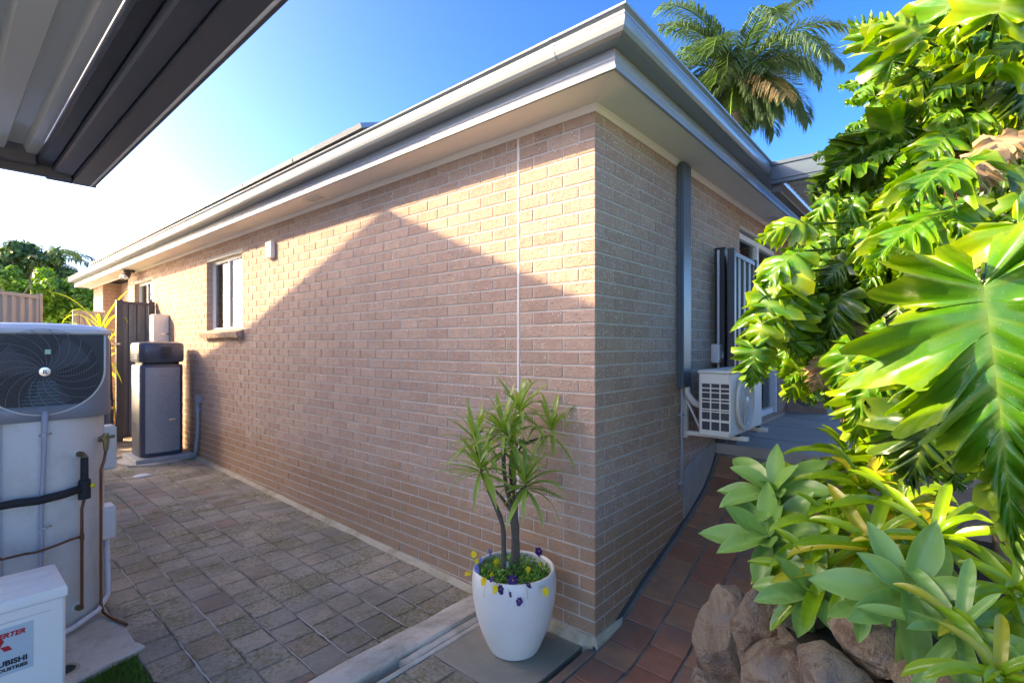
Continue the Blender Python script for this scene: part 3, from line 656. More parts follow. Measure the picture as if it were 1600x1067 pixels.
# windows
def win(name, s0, s1, z0, z1, curtain_side):
    xo = CX + .075; y0, y1 = CY + s0, CY + s1
    f = MB(); t = .042
    f.bbox(xo, xo + .06, y0, y1, z0, z0 + t, .003).bbox(xo, xo + .06, y0, y1, z1 - t, z1, .003).bbox(xo, xo + .06, y0, y0 + t, z0 + t, z1 - t, .003).bbox(xo, xo + .06, y1 - t, y1, z0 + t, z1 - t, .003)
    w = root(name, (xo, y0, z0), '', ''); del w['label']; del w['category']; adopt(w, house); w.location = (0, 0, 0); w.matrix_parent_inverse = Matrix.Translation(-house.location)
    fr = obj("frame", f, "white", w); m = (y0 + y1) / 2
    obj("mullion", MB().bbox(xo - .004, xo + .05, m - .022, m + .022, z0 + t, z1 - t, .003), "white", w)
    obj("pane", MB().box(xo + .02, xo + .024, y0 + t, m - .023, z0 + t, z1 - t), "glass", w); obj("pane", MB().box(xo + .036, xo + .040, m + .023, y1 - t, z0 + t, z1 - t), "glass", w)
    c = MB(); k = 0; y = y0 + t
    while y < y1 - t:
        c.add([(xo + .066 + (.018 if k % 2 else 0), y, z0), (xo + .066 + (0 if k % 2 else .018), y + .045, z0), (xo + .066 + (0 if k % 2 else .018), y + .045, z1), (xo + .066 + (.018 if k % 2 else 0), y, z1)], [(0, 1, 2, 3)]); y += .045; k += 1
    obj("curtain", c, "curtain", w)
    # sloping brick sill, one brick on edge after another
    if curtain_side: 
        y = y0 - .05; 
        while y < y1 + .04:
            sb = MB().bbox(-.11, .11, 0, .105 - .008, -.072, 0, .003); me = sb.mesh("sill_brick")
            me.transform(Matrix.Rotation(rad(-20), 4, 'Y')); me.transform(Matrix.Translation((CX + .005, y, z0 + .0))); obj("sill_brick", me, "brick", w); y += .105
        obj("sill_mortar", MB().loft([[(CX - .045, y0 - .04, z0 - .05), (CX + .07, y0 - .04, z0 - .02), (CX + .07, y0 - .04, z0 - .075), (CX - .03, y0 - .04, z0 - .10)], [(CX - .045, y1 + .03, z0 - .05), (CX + .07, y1 + .03, z0 - .02), (CX + .07, y1 + .03, z0 - .075), (CX - .03, y1 + .03, z0 - .10)]]), "mortar", w)
    obj("lintel", MB().box(CX + .003, CX + .10, y0 - .08, y1 + .08, z1 - .0005, z1 + .008), "beige", w)
    return w
win("window", *W1, True); win("window", *W2, True)
# sliding door on the short wall
dr = root("sliding_door", (CX + DR[0], CY, DR[2]), '', ''); del dr['label']; del dr['category']; adopt(dr, house); dr.location = (0, 0, 0); dr.matrix_parent_inverse = Matrix.Translation(-house.location)
x0, x1, z0, z1 = CX + DR[0], CX + DR[1], DR[2] + .02, DR[3]; yo = CY + .05; t = .06
obj("frame", MB().bbox(x0, x1, yo, yo + .07, z1 - t, z1, .003).bbox(x0, x0 + t, yo, yo + .07, z0, z1 - t, .003).bbox(x1 - t, x1, yo - .03, yo + .07, z0, z1 - t, .003).bbox(x0 + t, x1 - t, yo, yo + .07, z0, z0 + .08, .003).bbox((x0 + x1) / 2 - .04, (x0 + x1) / 2 + .04, yo - .012, yo + .05, z0 + .08, z1 - t, .003).bbox(x0 + t, x1 - t, yo + .01, yo + .05, z0 + .95, z0 + 1.03, .003), "white", dr)
obj("pane", MB().box(x0 + t, (x0 + x1) / 2 - .04, yo + .03, yo + .034, z0 + .08, z1 - t), "glass", dr); obj("pane", MB().box((x0 + x1) / 2 + .04, x1 - t, yo + .045, yo + .049, z0 + .08, z1 - t), "glass", dr)
obj("threshold", MB().bbox(x0 - .02, x1 + .05, CY - .06, CY + .05, DR[2] - .003, DR[2] + .035, .004), "brick", dr)
obj("curtain", MB().box(x0, x1, yo + .4, yo + .41, z0, z1), "curtain", dr)
# brick pier beyond the door, wall return
brick_patch("pier", MB().box(CX + 5.0, CX + 5.1, CY - .45, CY, .82, 3.12), [('x', CX + 5.0, CY - .45, CY - .01, .83, 3.1, -1), ('y', CY - .45, CX + 5.0, CX + 5.1, .83, 3.1, -1)], house)
# soffit vents
def sof_vent(x, y, along):
    mb = MB(); a, b_ = (.06, .15) if along == 'y' else (.15, .06); mb.bbox(x - a, x + a, y - b_, y + b_, 3.149, 3.1615, .003); o = obj("soffit_vent", mb, "soffit", house)
    s = MB()
    for k in range(5):
        if along == 'y': s.box(x - a + .015, x + a - .015, y - .115 + k * .05, y - .095 + k * .05, 3.1470, 3.1485)
        else: s.box(x - .115 + k * .05, x - .095 + k * .05, y - b_ + .012, y + b_ - .012, 3.1470, 3.1485)
    obj("vent_slot", s, "fascia", o)
sof_vent(CX - .16, CY + 3.05, 'y'); sof_vent(CX + 3.6, CY - .15, 'x')
# bullnose soffit joint strip at the mitre
obj("soffit_joint", MB().tube([(CX - .03, CY - .03, 3.158), (CX - .28, CY - .28, 3.153)], .003, 5), "soffit", house)

# solar panels on the roof edge
sol = root("solar_array", (2.3, 3.6, 3.5), "row of grey framed solar panels along the roof edge above the long gutter", "solar panels")
for k in range(9):
    y0 = 3.60 + 1.195 * k; y1 = y0 + 1.175; n_ = Vector((-math.sin(rad(20)), 0, math.cos(rad(20)))); d_ = Vector((math.cos(rad(20)), 0, math.sin(rad(20)))); b0 = Vector((2.30, 0, 3.500))
    def q(a, h, y): p = b0 + d_ * a + n_ * h; return (p.x, y, p.z)
    fr_ = obj("panel_frame", MB().loft([[q(0, 0, y0), q(1.65, 0, y0), q(1.65, .04, y0), q(0, .04, y0)], [q(0, 0, y1), q(1.65, 0, y1), q(1.65, .04, y1), q(0, .04, y1)]]), "solar", sol)
    obj("solar_cells", MB().add([q(.02, .0415, y0 + .02), q(1.63, .0415, y0 + .02), q(1.63, .0415, y1 - .02), q(.02, .0415, y1 - .02)], [(0, 1, 2, 3)]), "cell", sol)
rl = MB()
for k in range(10):
    y = 4.0 + k * 1.1; rl.box(2.34, 2.38, y, y + .03, 3.40, 3.468)
obj("mounting_rail", rl.loft([[(2.36, 3.55, 3.455), (2.42, 3.55, 3.47), (2.42, 3.55, 3.49), (2.36, 3.55, 3.475)], [(2.36, 14.4, 3.455), (2.42, 14.4, 3.47), (2.42, 14.4, 3.49), (2.36, 14.4, 3.475)]]), "dark_steel", sol)

# things fixed on the long wall
vt = root("wall_vent", (CX, CY + 4.37, 2.73), "small beige rectangular vent fixed high on the brick wall right of the window", "vent")
a = on_x(419, 378, CX); y1, y0 = CY + 4.43, CY + 4.28
obj("vent_body", MB().bbox(CX - .055, CX - .0015, y0, y1, 2.735, 2.925, .008), "offwhite", vt)
s = MB()
for k in range(8): s.box(CX - .0565, CX - .0545, y0 + .02, y1 - .02, 2.755 + k * .019, 2.762 + k * .019)
obj("vent_slot", s, "shroud", vt)
cd = root("wall_conduit", (CX, CY + 6.8, .03), "grey electrical conduit with square junction box low on the wall under the window", "conduit")
yj = CY + 6.74
obj("junction_box", MB().bbox(CX - .065, CX - .002, yj - .06, yj + .06, .87, .98, .006), "greyp", cd)
obj("pipe", MB().tube([(CX - .035, yj, .87), (CX - .035, yj + .005, .7), (CX - .035, yj + .02, .4), (CX - .05, yj + .06, .15), (CX - .06, yj + .10, .02)], .022, 10), "greyp", cd, True)
for z, dy in ((.76, .003), (.42, .02)): obj("saddle", MB().bbox(CX - .062, CX - .003, yj + dy - .03, yj + dy + .03, z, z + .03, .003), "greyp", cd)
sl = root("spotlight", (CX - .12, CY + 9.7, 3.15), "twin head dark spotlight with white globes under the far soffit", "light")
p = at(188, 432, 9.45); p.z = 3.12; bx_, by_ = CX - .14, p.y
obj("base", MB().lathe((bx_, by_, 3.13), [(.001, -.02), (.09, -.02), (.1, .0), (.1, .03), (.001, .03)], 16), "lamp", sl, 'auto')
for sgn in (-1, 1):
    hd = Vector((-.25, -.15 if sgn < 0 else .55, -.25)).normalized(); c0 = Vector((bx_ - .02, by_ + sgn * .09, 3.07))
    obj("arm", MB().tube([(bx_, by_ + sgn * .03, 3.12), c0], .014, 6), "lamp", sl)
    obj("lamp_head", MB().tube([c0 - hd * .03, c0 + hd * .03, c0 + hd * .09], [.03, .05, .06], 12), "lamp", sl, 'auto')
    obj("globe", MB().tube([c0 + hd * .085, c0 + hd * .12, c0 + hd * .14], [.055, .045, .015], 12), "white", sl, True)

# ------------------------------------------------------------------ things on the short wall
pc = root("pipe_cover", (3.9, 1.55, 1.39), "tall dark blue grey pipe cover running up the short brick wall to the soffit", "pipe cover")
obj("cover_box", MB().bbox(3.83, 3.985, 1.522, CY - .002, 1.385, 3.157, .004), "clad", pc)
obj("seam", MB().box(3.8285, 3.8305, 1.545, 1.549, 1.40, 3.15), "dark_steel", pc)
obj("drop_pipe", MB().tube([(3.875, 1.553, 1.39), (3.875, 1.555, 1.2), (3.875, 1.555, .55)], .012, 8), "greyp", pc, True)
obj("lagged_pipe", MB().tube([(3.95, 1.55, 1.395), (3.955, 1.545, 1.33), (3.99, 1.50, 1.26), (4.05, 1.44, 1.22)], .028, 8), "offwhite", pc, True)
for z in (.62, 1.16): obj("saddle", MB().bbox(3.85, 3.90, 1.543, CY - .002, z, z + .018, .002), "greyp", pc)
ac = root("air_conditioner", (3.78, 1.15, 1.04), "white wall mounted air conditioner unit with round fan grille on the short wall", "air conditioner")
ax0, ax1, ay0, ay1, az0, az1 = 3.74, 4.60, 1.14, 1.38, 1.045, 1.535
obj("casing", MB().bbox(ax0 + .012, ax1, ay0 + .012, ay1, az0, az1 - .02, .012), "offwhite", ac, 'auto'); obj("top_cover", MB().bbox(ax0 + .003, ax1 + .004, ay0 + .003, ay1 + .006, az1 - .026, az1, .008), "offwhite", ac, 'auto')
# side with square openings
g_ = MB(); 
for i in range(3):
    for j in range(5):
        yy = ay1 - .03 - i * .068; zz = az0 + .05 + j * .078; h = .068 if j < 4 else .03
        if j == 4: h = .028; zz = az0 + .05 + 4 * .078
        g_.box(ax0 + .006, ax0 + .0105, yy - .058, yy, zz, zz + h)
obj("coil_opening", g_, "dark_steel", ac)
bars = MB()
for i in range(4): bars.box(ax0 + .002, ax0 + .0115, ay1 - .030 - i * .068 + .0005, ay1 - .020 - i * .068 - .0005, az0 + .045, az0 + .395)
for j in range(6): bars.box(ax0 + .0015, ax0 + .0112, ay1 - .235, ay1 - .02, az0 + .040 + j * .0705, az0 + .048 + j * .0705)
obj("side_grille", bars, "offwhite", ac)
fc = (ax0 + .34, ay0, az0 + .245)
rg = MB(); rg.lathe((fc[0], ay0 - .004, fc[2]), [(.205, .016), (.222, .004), (.222, -.008), (.200, -.012), (.196, .012)], 40, 'y')
obj("fan_ring", rg, "offwhite", ac, 'auto'); obj("fan_recess", MB().lathe((fc[0], ay0 + .009, fc[2]), [(.001, 0), (.198, 0)], 32, 'y'), "shroud", ac)
fg = MB()
for k in range(1, 12): fg.lathe((fc[0], ay0 - .008, fc[2]), [(.018 * k, 0), (.018 * k + .005, -.003), (.018 * k + .010, 0)], 32, 'y')
for k in range(16):
    a0 = 2 * math.pi * k / 16; fg.tube([(fc[0] + math.cos(a0 + r * 2.5) * r, ay0 - .010, fc[2] + math.sin(a0 + r * 2.5) * r) for r in (.03, .08, .13, .2)], .0025, 4)
obj("fan_grille", fg, "offwhite", ac); obj("fan_hub", MB().lathe((fc[0], ay0 - .014, fc[2]), [(.001, -.004), (.034, -.003), (.038, .006)], 20, 'y'), "offwhite", ac, True)
obj("label_band", MB().box(ax1 - .18, ax1 - .01, ay0 + .0105, ay0 + .0118, az1 - .12, az1 - .06), "bluep", ac)
obj("service_panel", MB().bbox(ax1 - .005, ax1 + .055, ay0 + .06, ay1 - .03, az0 + .06, az0 + .42, .008), "offwhite", ac)
for x in (3.98, 4.52):
    br = root("bracket_tmp", (0, 0, 0), '', ''); bpy.data.objects.remove(br)
    obj("bracket", MB().bbox(x - .02, x + .02, 1.09, CY - .002, az0 - .045, az0 - .012, .003).bbox(x - .022, x + .022, CY - .03, CY - .002, az0 - .07, az0 + .27, .003).tube([(x, CY - .02, az0 - .04 + .28), (x, CY - .02 - .13, az0 - .03)], .009, 6), "offwhite", ac)
    obj("rubber_foot", MB().lathe((x, ay0 + .03, az0 - .012), [(.001, 0), (.03, 0), (.026, .012), (.001, .012)], 12), "black", ac)
isw = root("isolator_switch", (4.2, 1.5, 1.6), "small white isolator switch box on the wall behind the air conditioner", "switch box")
px_ = on_y(1122, 555, 1.53).x
obj("switch_box", MB().bbox(px_ - .055, px_ + .055, 1.50, CY - .002, 1.56, 1.73, .008), "white", isw); obj("switch_lever", MB().bbox(px_ + .01, px_ + .035, 1.485, 1.502, 1.60, 1.66, .003), "greyp", isw)
# open screen gate folded back along the wall by the door
def colorbond(name, loc, label, cat, p0, p1, z0, z1, mat_post, mat_sheet, mat_rail, group=None, nribs=5, post=(.05, .05), posts=(1, 1), slope=0):
    r = root(name, loc, label, cat, group); p0 = Vector(p0).to_3d(); p1 = Vector(p1).to_3d(); d = (p1 - p0); L_ = d.length; d.normalize(); nn = Vector((-d.y, d.x, 0))
    def seg(a, b_, w, za, zb, nm, mt, par=r, off=0, bev=.003):
        mb = MB().bbox(a, b_, off - w / 2, off + w / 2, za, zb, bev); me = mb.mesh(nm)
        me.transform(Matrix(((d.x, nn.x, 0, p0.x), (d.y, nn.y, 0, p0.y), (0, 0, 1, 0), (0, 0, 0, 1)))); return obj(nm, me, mt, par)
    if posts[0]: seg(0, post[0], post[1], z0 - .05, z1 + .02, "post", mat_post)
    if posts[1]: seg(L_ - post[0], L_, post[1], z0 - .05, z1 + .02, "post", mat_post)
    seg(post[0] + .001, L_ - post[0] - .001, .04, z1 - .045, z1, "top_rail", mat_rail); seg(post[0] + .001, L_ - post[0] - .001, .04, z0, z0 + .045, "bottom_rail", mat_rail)
    a = post[0] + .001; w = (L_ - 2 * a) / nribs; pr = [(0, -.012), (.12, -.012), (.20, .016), (.62, .016), (.70, -.012), (1.0, -.012)]
    for k in range(nribs):
        ring0 = [(a + (k + u) * w, h) for u, h in pr]; th = .002
        lo = [ring for ring in ring0] + [(x, h - th) for x, h in reversed(ring0)]
        mk = lambda zz: [tuple(p0 + d * x + nn * h + Vector((0, 0, zz))) for x, h in lo]
        obj("sheet_panel", MB().loft([mk(z0 + .04), mk(z1 - .04)]), mat_sheet, r)
    return r
g0 = on_y(1142, 395, 1.40); g1 = on_y(1181, 420, 1.44)
colorbond("screen_gate", (g0.x, 1.40, .84), "narrow dark framed gate with pale ribbed infill folded open beside the sliding door", "gate", (g0.x, 1.40), (g0.x + .86, 1.43), .90, 2.555, "dark_steel", "screen_slat", "mid_steel", nribs=4, post=(.06, .06))
gp_ = root("gate_post", (4.9, 1.5, .83), "dark steel post with a pale edge against the short wall beside the screen gate", "post")
gx = on_y(1127, 392, 1.52).x
obj("post_shaft", MB().bbox(gx, gx + .055, 1.49, CY - .003, .83, 2.60, .004), "dark_steel", gp_); obj("post_cap", MB().bbox(gx - .004, gx + .059, 1.486, CY - .003, 2.60, 2.612, .003), "dark_steel", gp_); obj("edge_trim", MB().box(gx - .006, gx - .0005, 1.535, 1.555, 1.45, 2.59), "white", gp_)
hs = root("garden_hose", (7.9, 1.3, 1.0), "coiled dark green garden hose hanging on the brick return beyond the door", "hose")
for k in range(6):
    hm = MB(); rr = .17 + .016 * k; c = Vector((CX + 5.0 - .05 - .012 * (k % 3), CY - .23, 1.62)); pts = []
    for q_ in range(29):
        a = 2 * math.pi * q_ / 28; pts.append(c + Vector((.02 * math.sin(a * 2 + k), math.cos(a) * rr, math.sin(a) * rr * (2.0 + .06 * k) - .12)))
    obj("hose_coil", hm.tube(pts, .010, 6, False), "hose", hs, True)
# patio roof over the slab
aw = root("patio_roof", (4.95, 0, 3.2), "grey steel patio roof with corrugated sheeting joining the house gutter on the right", "patio roof")
bxm = 4.93
obj("front_beam", MB().bbox(bxm, bxm + .05, -2.6, 1.17, 3.165, 3.36, .006).bbox(bxm - .012, bxm - .0005, -2.6, 1.165, 3.33, 3.365, .003).bbox(bxm - .008, bxm - .0005, -2.6, 1.165, 3.20, 3.235, .003), "clad", aw)
obj("wall_beam", MB().bbox(bxm + .052, 9, 1.09, 1.17, 3.10, 3.20, .006), "mid_steel", aw)
cr = MB(); ring = []
for k in range(121):
    x = bxm + .055 + k * .034; ring.append((x, 3.225 + (.018 if k % 4 in (1, 2) else 0)))
ring = ring + [(x, z + .002) for x, z in reversed(ring)]
obj("roof_sheet", cr.loft([[(x, -2.6, z) for x, z in ring], [(x, 1.09, z) for x, z in ring]]), "sheet", aw)

# ------------------------------------------------------------------ carport roof top left
cz = 2.42; q0 = at(148, 293, (cz - EYE) * FPX / (HY - 293)); kx, ky = q0.x, q0.y; XW = -1.45
cp = root("carport_roof", (kx, ky, cz), "flat carport roof with pale ribbed underside and dark edge beams overhead at upper left", "carport roof")
Y0 = -0.35
pr = [(0, .0), (0, .004), (-.012, .012), (-.012, .10), (0, .115), (0, .135), (-.02, .135), (-.02, .13), (-.077, .125), (-.077, .0)]
rings = [[(kx + u, y, cz + w) for u, w in pr] for y in (ky, Y0)]
obj("gutter_beam", MB().loft(rings), "mid_steel", cp)
obj("inner_beam", MB().bbox(kx - .142, kx - .078, Y0, ky - .04, cz + .018, cz + .13, .006), "mid_steel", cp)
obj("side_trim", MB().bbox(kx - .192, kx - .143, Y0, ky - .05, cz + .04, cz + .13, .006), "dark_steel", cp)
obj("end_beam", MB().bbox(XW, kx - .080, ky - .035, ky - .002, cz + .002, cz + .13, .004).bbox(XW, kx - .196, ky - .075, ky - .036, cz + .03, cz + .13, .004), "mid_steel", cp)
obj("end_cap", MB().bbox(kx - .16, kx + .006, ky - .001, ky + .005, cz - .002, cz + .137, .002), "mid_steel", cp)
obj("edge_glint", MB().tube([(kx - .0145, ky - .01, cz + .0), (kx - .0145, Y0, cz + .0)], .0045, 6), "white", cp, True)  # white line puts the sun glint along the beam edge into colour
ring = []; x = kx - .194; k = 0
while x > XW:
    ring += [(x, .070), (x - .032, .070), (x - .042, .100), (x - .085, .100), (x - .095, .070)]; x -= .122
ring = ring + [(a, b_ + .002) for a, b_ in reversed(ring)]
obj("roof_sheet", MB().loft([[(a, Y0, cz + b_) for a, b_ in ring], [(a, ky - .078, cz + b_) for a, b_ in ring]]), "sheet", cp)
for (x, y) in ((XW + .08, 3.6), (XW + .08, -.2)): obj("post", MB().bbox(x - .05, x + .05, y - .05, y + .05, -.3, cz + .02, .004), "mid_steel", cp)

# ------------------------------------------------------------------ neighbour's gable house (its roof throws the peaked shadow)
M["cream_render"] = concrete_mat("cream_render", (.78, .72, .62), (.82, .77, .67), (.70, .64, .54), sc=2)
nb = root("neighbour_house", (-1.7, 9, 0), "rendered gable house beyond the boundary outside the left edge of the view", "house")
D_ = CX + 1.7
def shp(s, z): return (CY + s + 1.2 * D_, z + .80 * D_)
pts = [shp(-4.2, -.35), shp(-1.0, 1.30), shp(0, 1.967), shp(2.15, 2.935), shp(4.91, 2.00), shp(7.50, 1.36)]
poly = [(pts[0][0], -.3)] + pts + [(pts[-1][0], -.3)]
obj("wall", MB().loft([[(-1.75, y, z - .05 if z > 0 else z) for y, z in poly], [(-10, y, z - .05 if z > 0 else z) for y, z in poly]]), "cream_render", nb)
obj("roof", MB().loft([[(-1.7, y, z) for y, z in pts] + [(-1.7, y, z - .045) for y, z in reversed(pts)], [(-10.2, y, z) for y, z in pts] + [(-10.2, y, z - .045) for y, z in reversed(pts)]]), "roof", nb)

# ------------------------------------------------------------------ heater pad, grass, bits on the ground
gp0 = ground(215, 1010); gp1 = ground(117, 1065)
padp = [(-.7, gp1.y + .02 + (gp1.x + .7) * .1), (gp1.x, gp1.y), (gp0.x, gp0.y), (.80, gp0.y + .35), (.84, 4.30), (.82, 5.15), (-.7, 5.15)]
pad = struct("heater_pad", MB().prism(padp, -.35, -.058), "kerb")
ek = MB()
a_, b_ = Vector((gp1.x - .25, gp1.y - .06, 0)), Vector((gp0.x + .01, gp0.y - .005, 0)); dd = (b_ - a_).normalized(); nn = Vector((-dd.y, dd.x, 0))
rr_ = [[tuple(a_.lerp(b_, k / 10) + nn * (w + rb.uniform(-.006, .006)) + Vector((0, 0, z))) for w, z in ((-.05, -.3), (.03, -.3), (.03, -.046), (-.04, -.046), (-.05, -.055))] for k in range(11)]
obj("pad_edging", ek.loft(rr_), "kerb", pad)
gr_soil = struct("grass_soil", MB().prism([(.0, 3.0), (.79, 3.0), (gp0.x - .02, gp0.y - .05), (gp1.x, gp1.y - .05), (.0, gp1.y - .09)], -.35, -.075), "soil")
gbm = MB(); rr2 = random.Random(11)
for k in range(14000):
    x = rr2.uniform(.1, gp0.x - .03); y = rr2.uniform(3.0, gp0.y - .04)
    if y > gp1.y - .05 + (x - gp1.x) * dd.y / max(.1, dd.x): continue
    if x > .765: continue
    h = rr2.uniform(.015, .04); a = rr2.uniform(0, 6.28); lx, ly = math.cos(a) * h * .5, math.sin(a) * h * .5; w = .0016
    gbm.add([(x - w * math.sin(a), y + w * math.cos(a), -.076), (x + w * math.sin(a), y - w * math.cos(a), -.076), (x + lx, y + ly, -.076 + h)], [(0, 1, 2)])
tag(obj("grass_patch", gbm, "grass", None, False, False, 'stuff'), "small patch of clipped green grass beside the heater pad at the bottom left", "grass")
dh = ground(108, 1050); dr_ = root("drain_pipe_mouth", (dh.x, dh.y, -.057), "round dark drain opening set in the concrete pad", "drain")
obj("rim", MB().lathe((dh.x - .02, dh.y + .03, -.058), [(.052, 0), (.060, .007), (.068, .004), (.072, 0)], 20), "footing", dr_, True); obj("opening", MB().lathe((dh.x - .02, dh.y + .03, -.0565), [(.001, 0), (.052, 0)], 20), "black", dr_)
ld = ground(222, 743); tag(obj("inspection_cover", MB().lathe((ld.x, ld.y, gz(ld.y) + .004), [(.001, .006), (.085, .006), (.095, .0), (.095, -.004)], 24), "whitep", None, 'auto'), "small round white drain lid flush in the paving in front of the dark heater", "drain lid")

# ------------------------------------------------------------------ big pale grey hot water heater
HXc, HYc, HR = .445, 4.45, .342
ht = root("hot_water_heater", (HXc, HYc, -.06), "large pale grey heat pump water heater with round black fan grille", "water heater")
def cyl_plan(r, n=48, flat=None):
    out = []
    for k in range(n):
        a = 2 * math.pi * k / n; x, y = math.cos(a) * r, math.sin(a) * r
        if flat and y < -flat: y = -flat - (abs(y) - flat) * .22
        out.append((HXc + x, HYc + y))
    return out
obj("tank", MB().loft([[(x, y, z) for x, y in cyl_plan(r)] for r, z in ((HR - .012, -.05), (HR, -.03), (HR, 1.26), (HR - .01, 1.27))]), "tankgrey", ht, 'auto')
obj("tank_seam", MB().box(HXc - .18, HXc - .177, HYc - HR * .875 - .003, HYc - HR * .80, 0, 1.26), "greyp", ht)
# shroud: rounded square plan, sloping cap
def rsq(hw, hd, r, z, n=7, yo=0):
    out = []
    for cxs, cys, a0 in ((1, 1, 0), (-1, 1, 90), (-1, -1, 180), (1, -1, 270)):
        for k in range(n):
            a = rad(a0 + 90 * k / (n - 1)); out.append((HXc + cxs * (hw - r) + math.cos(a) * r, HYc + yo + cys * (hd - r) + math.sin(a) * r, z))
    return out
obj("shroud", MB().loft([rsq(.347, .352, .20, 1.262), rsq(.352, .357, .20, 1.27), rsq(.352, .357, .19, 1.345), rsq(.345, .350, .17, 1.36), rsq(.342, .346, .15, 1.75), rsq(.335, .34, .15, 1.79)]), "shroud", ht, 'auto')
obj("shroud_cap", MB().loft([rsq(.342, .352, .16, 1.785), rsq(.350, .362, .17, 1.795), rsq(.345, .357, .17, 1.815), rsq(.30, .31, .16, 1.842), rsq(.2, .21, .14, 1.856), rsq(.06, .06, .05, 1.862)]), "tankgrey", ht, 'auto')
FY = HYc - .349; FZ = 1.565; FR = .265
# black grille plate: square top, round bottom
pl_ = []
for k in range(25): a = math.pi + math.pi * k / 24; pl_.append((HXc + math.cos(a) * (FR + .018), FZ + math.sin(a) * (FR - .005)))
pl_ += [(HXc + FR + .018, 1.785), (HXc - FR - .018, 1.785)]
obj("grille_plate", MB().loft([[(x, FY + .03, z) for x, z in pl_], [(x, FY - .004, z) for x, z in pl_]]), "black", ht)
rim = [(HXc + math.cos(math.pi + math.pi * k / 24) * (FR + .022), FY - .006, FZ + math.sin(math.pi + math.pi * k / 24) * (FR + .0)) for k in range(25)]
rim = [(HXc - FR - .022, FY - .006, 1.78)] + rim + [(HXc + FR + .022, FY - .006, 1.78)]
obj("grille_rim", MB().tube(rim, .006, 6), "tankgrey", ht, True)
gw = MB()
for k in range(2, 22): gw.lathe((HXc, FY - .016 - .010 * (1 - (k / 22) ** 2), FZ - .005), [(.0122 * k - .0011, .001), (.0122 * k, -.0013), (.0122 * k + .0011, .001)], 44, 'y')
obj("grille_wire", gw, "mid_steel", ht, kind='stuff')
sw = MB()
for k in range(20):
    a0 = 2 * math.pi * k / 20; pts_ = []
    for j in range(9):
        r = .035 + (FR - .045) * j / 8; a = a0 + .9 * (r / FR) ** 1.1; pts_.append((HXc + math.cos(a) * r, FY - .028 + .010 * (r / FR) ** 2, FZ - .005 + math.sin(a) * r))
    sw.tube(pts_, .0016, 4)
obj("grille_spoke", sw, "shroud", ht)
fins = MB()
for k in range(8): fins.box(HXc - .06 - .006 * k, HXc + .05 + .006 * k, FY - .008, FY - .006, FZ - .07 - k * .021, FZ - .066 - k * .021)
obj("coil_fin", fins, "teal", ht)
for k in range(3):
    a = rad(40 + 120 * k); bl = MB(); c = Vector((HXc, FY - .005, FZ - .005)); P_ = []
    for j in range(7):
        t_ = j / 6; a2 = a + (t_ - .5) * .9; P_.append((c.x + math.cos(a2) * .22, c.y - .003 + .004 * t_, c.z + math.sin(a2) * .22))
    bl.add([(c.x, c.y - .003, c.z)] + P_, [(0, j, j + 1) for j in range(1, 7)]); obj("fan_blade", bl, "dark_steel", ht)
obj("badge", MB().lathe((HXc, FY - .034, FZ - .005), [(.001, -.004), (.026, -.003), (.031, .003), (.028, .01)], 24, 'y'), "chrome", ht, 'auto')
BM = Matrix(((1, 0, 0, HXc), (0, 0, 1, FY - .0415), (0, 1, 0, FZ - .018), (0, 0, 0, 1)))
text_mesh("R", .036, .0008, "ink", BM, "lettering", ht, align='CENTER', bold=.0006)
obj("energy_sticker", MB().box(HXc + .0, HXc + .026, FY - .0305, FY - .030, FZ + .10, FZ + .128), "green", ht)
obj("side_vent", MB().loft([[(HXc + .343, HYc - .14, 1.30), (HXc + .372, HYc - .14, 1.30), (HXc + .372, HYc + .16, 1.30), (HXc + .343, HYc + .16, 1.30)], [(HXc + .340, HYc - .16, 1.72), (HXc + .352, HYc - .17, 1.74), (HXc + .352, HYc + .16, 1.74), (HXc + .340, HYc + .16, 1.72)]]), "black", ht)
def onT(px, py, off=0):
    """point on the front of the tank (radius HR + off) under a given sight line"""
    r = FW + RT * ((px - 800) / FPX) + UP * ((HY - py) / FPX); R_ = HR + off
    A_ = r.x ** 2 + r.y ** 2; Bq = -2 * (r.x * HXc + r.y * HYc); Cq = HXc ** 2 + HYc ** 2 - R_ ** 2; disc = max(0, Bq * Bq - 4 * A_ * Cq); t_ = (-Bq - math.sqrt(disc)) / (2 * A_); return r * t_ + Vector((0, 0, EYE))
obj("screw", MB().lathe(onT(45, 651, .012), [(.001, -.004), (.006, -.002), (.006, .004)], 8, 'y'), "black", ht); obj("screw", MB().lathe(onT(147, 641, .012), [(.001, -.004), (.006, -.002), (.006, .004)], 8, 'y'), "black", ht)
c1 = onT(70, 655, .03); c1.z = 1.305
obj("drain_conduit", MB().tube([c1 + Vector((-.0, .04, 0)), c1 + Vector((0, .005, .004)), c1 + Vector((0, 0, -.02)), c1 + Vector((0, 0, -.06)), onT(68, 720, .022), onT(64, 800, .02), onT(64, 900, .02), onT(64, 960, .02)], [.017, .018, .017, .015, .012, .011, .011, .011], 10), "greyp", ht, True)
for py in (680, 825):
    c_ = onT(68, py, .03); obj("pipe_clip", MB().tube([c_ + Vector((-.018, .008, 0)), c_ + Vector((0, -.006, 0)), c_ + Vector((.035, .0, .006))], .006, 6), "chrome", ht, True)
def esc(px, py):
    c_ = onT(px, py); n_ = Vector((c_.x - HXc, c_.y - HYc, 0)).normalized()
    obj("escutcheon", MB().tube([c_ - n_ * .01, c_ + n_ * .006, c_ + n_ * .009], [.034, .034, .026], 20), "tankgrey", ht, 'auto')
    obj("brass_fitting", MB().tube([c_, c_ + n_ * .035], .018, 8).tube([c_ + n_ * .035, c_ + n_ * .05], .012, 8), "brass", ht, 'auto'); return c_ + n_ * .05
e1 = esc(121, 709); e2 = esc(119, 948)
vx = onT(132, 760, .055)
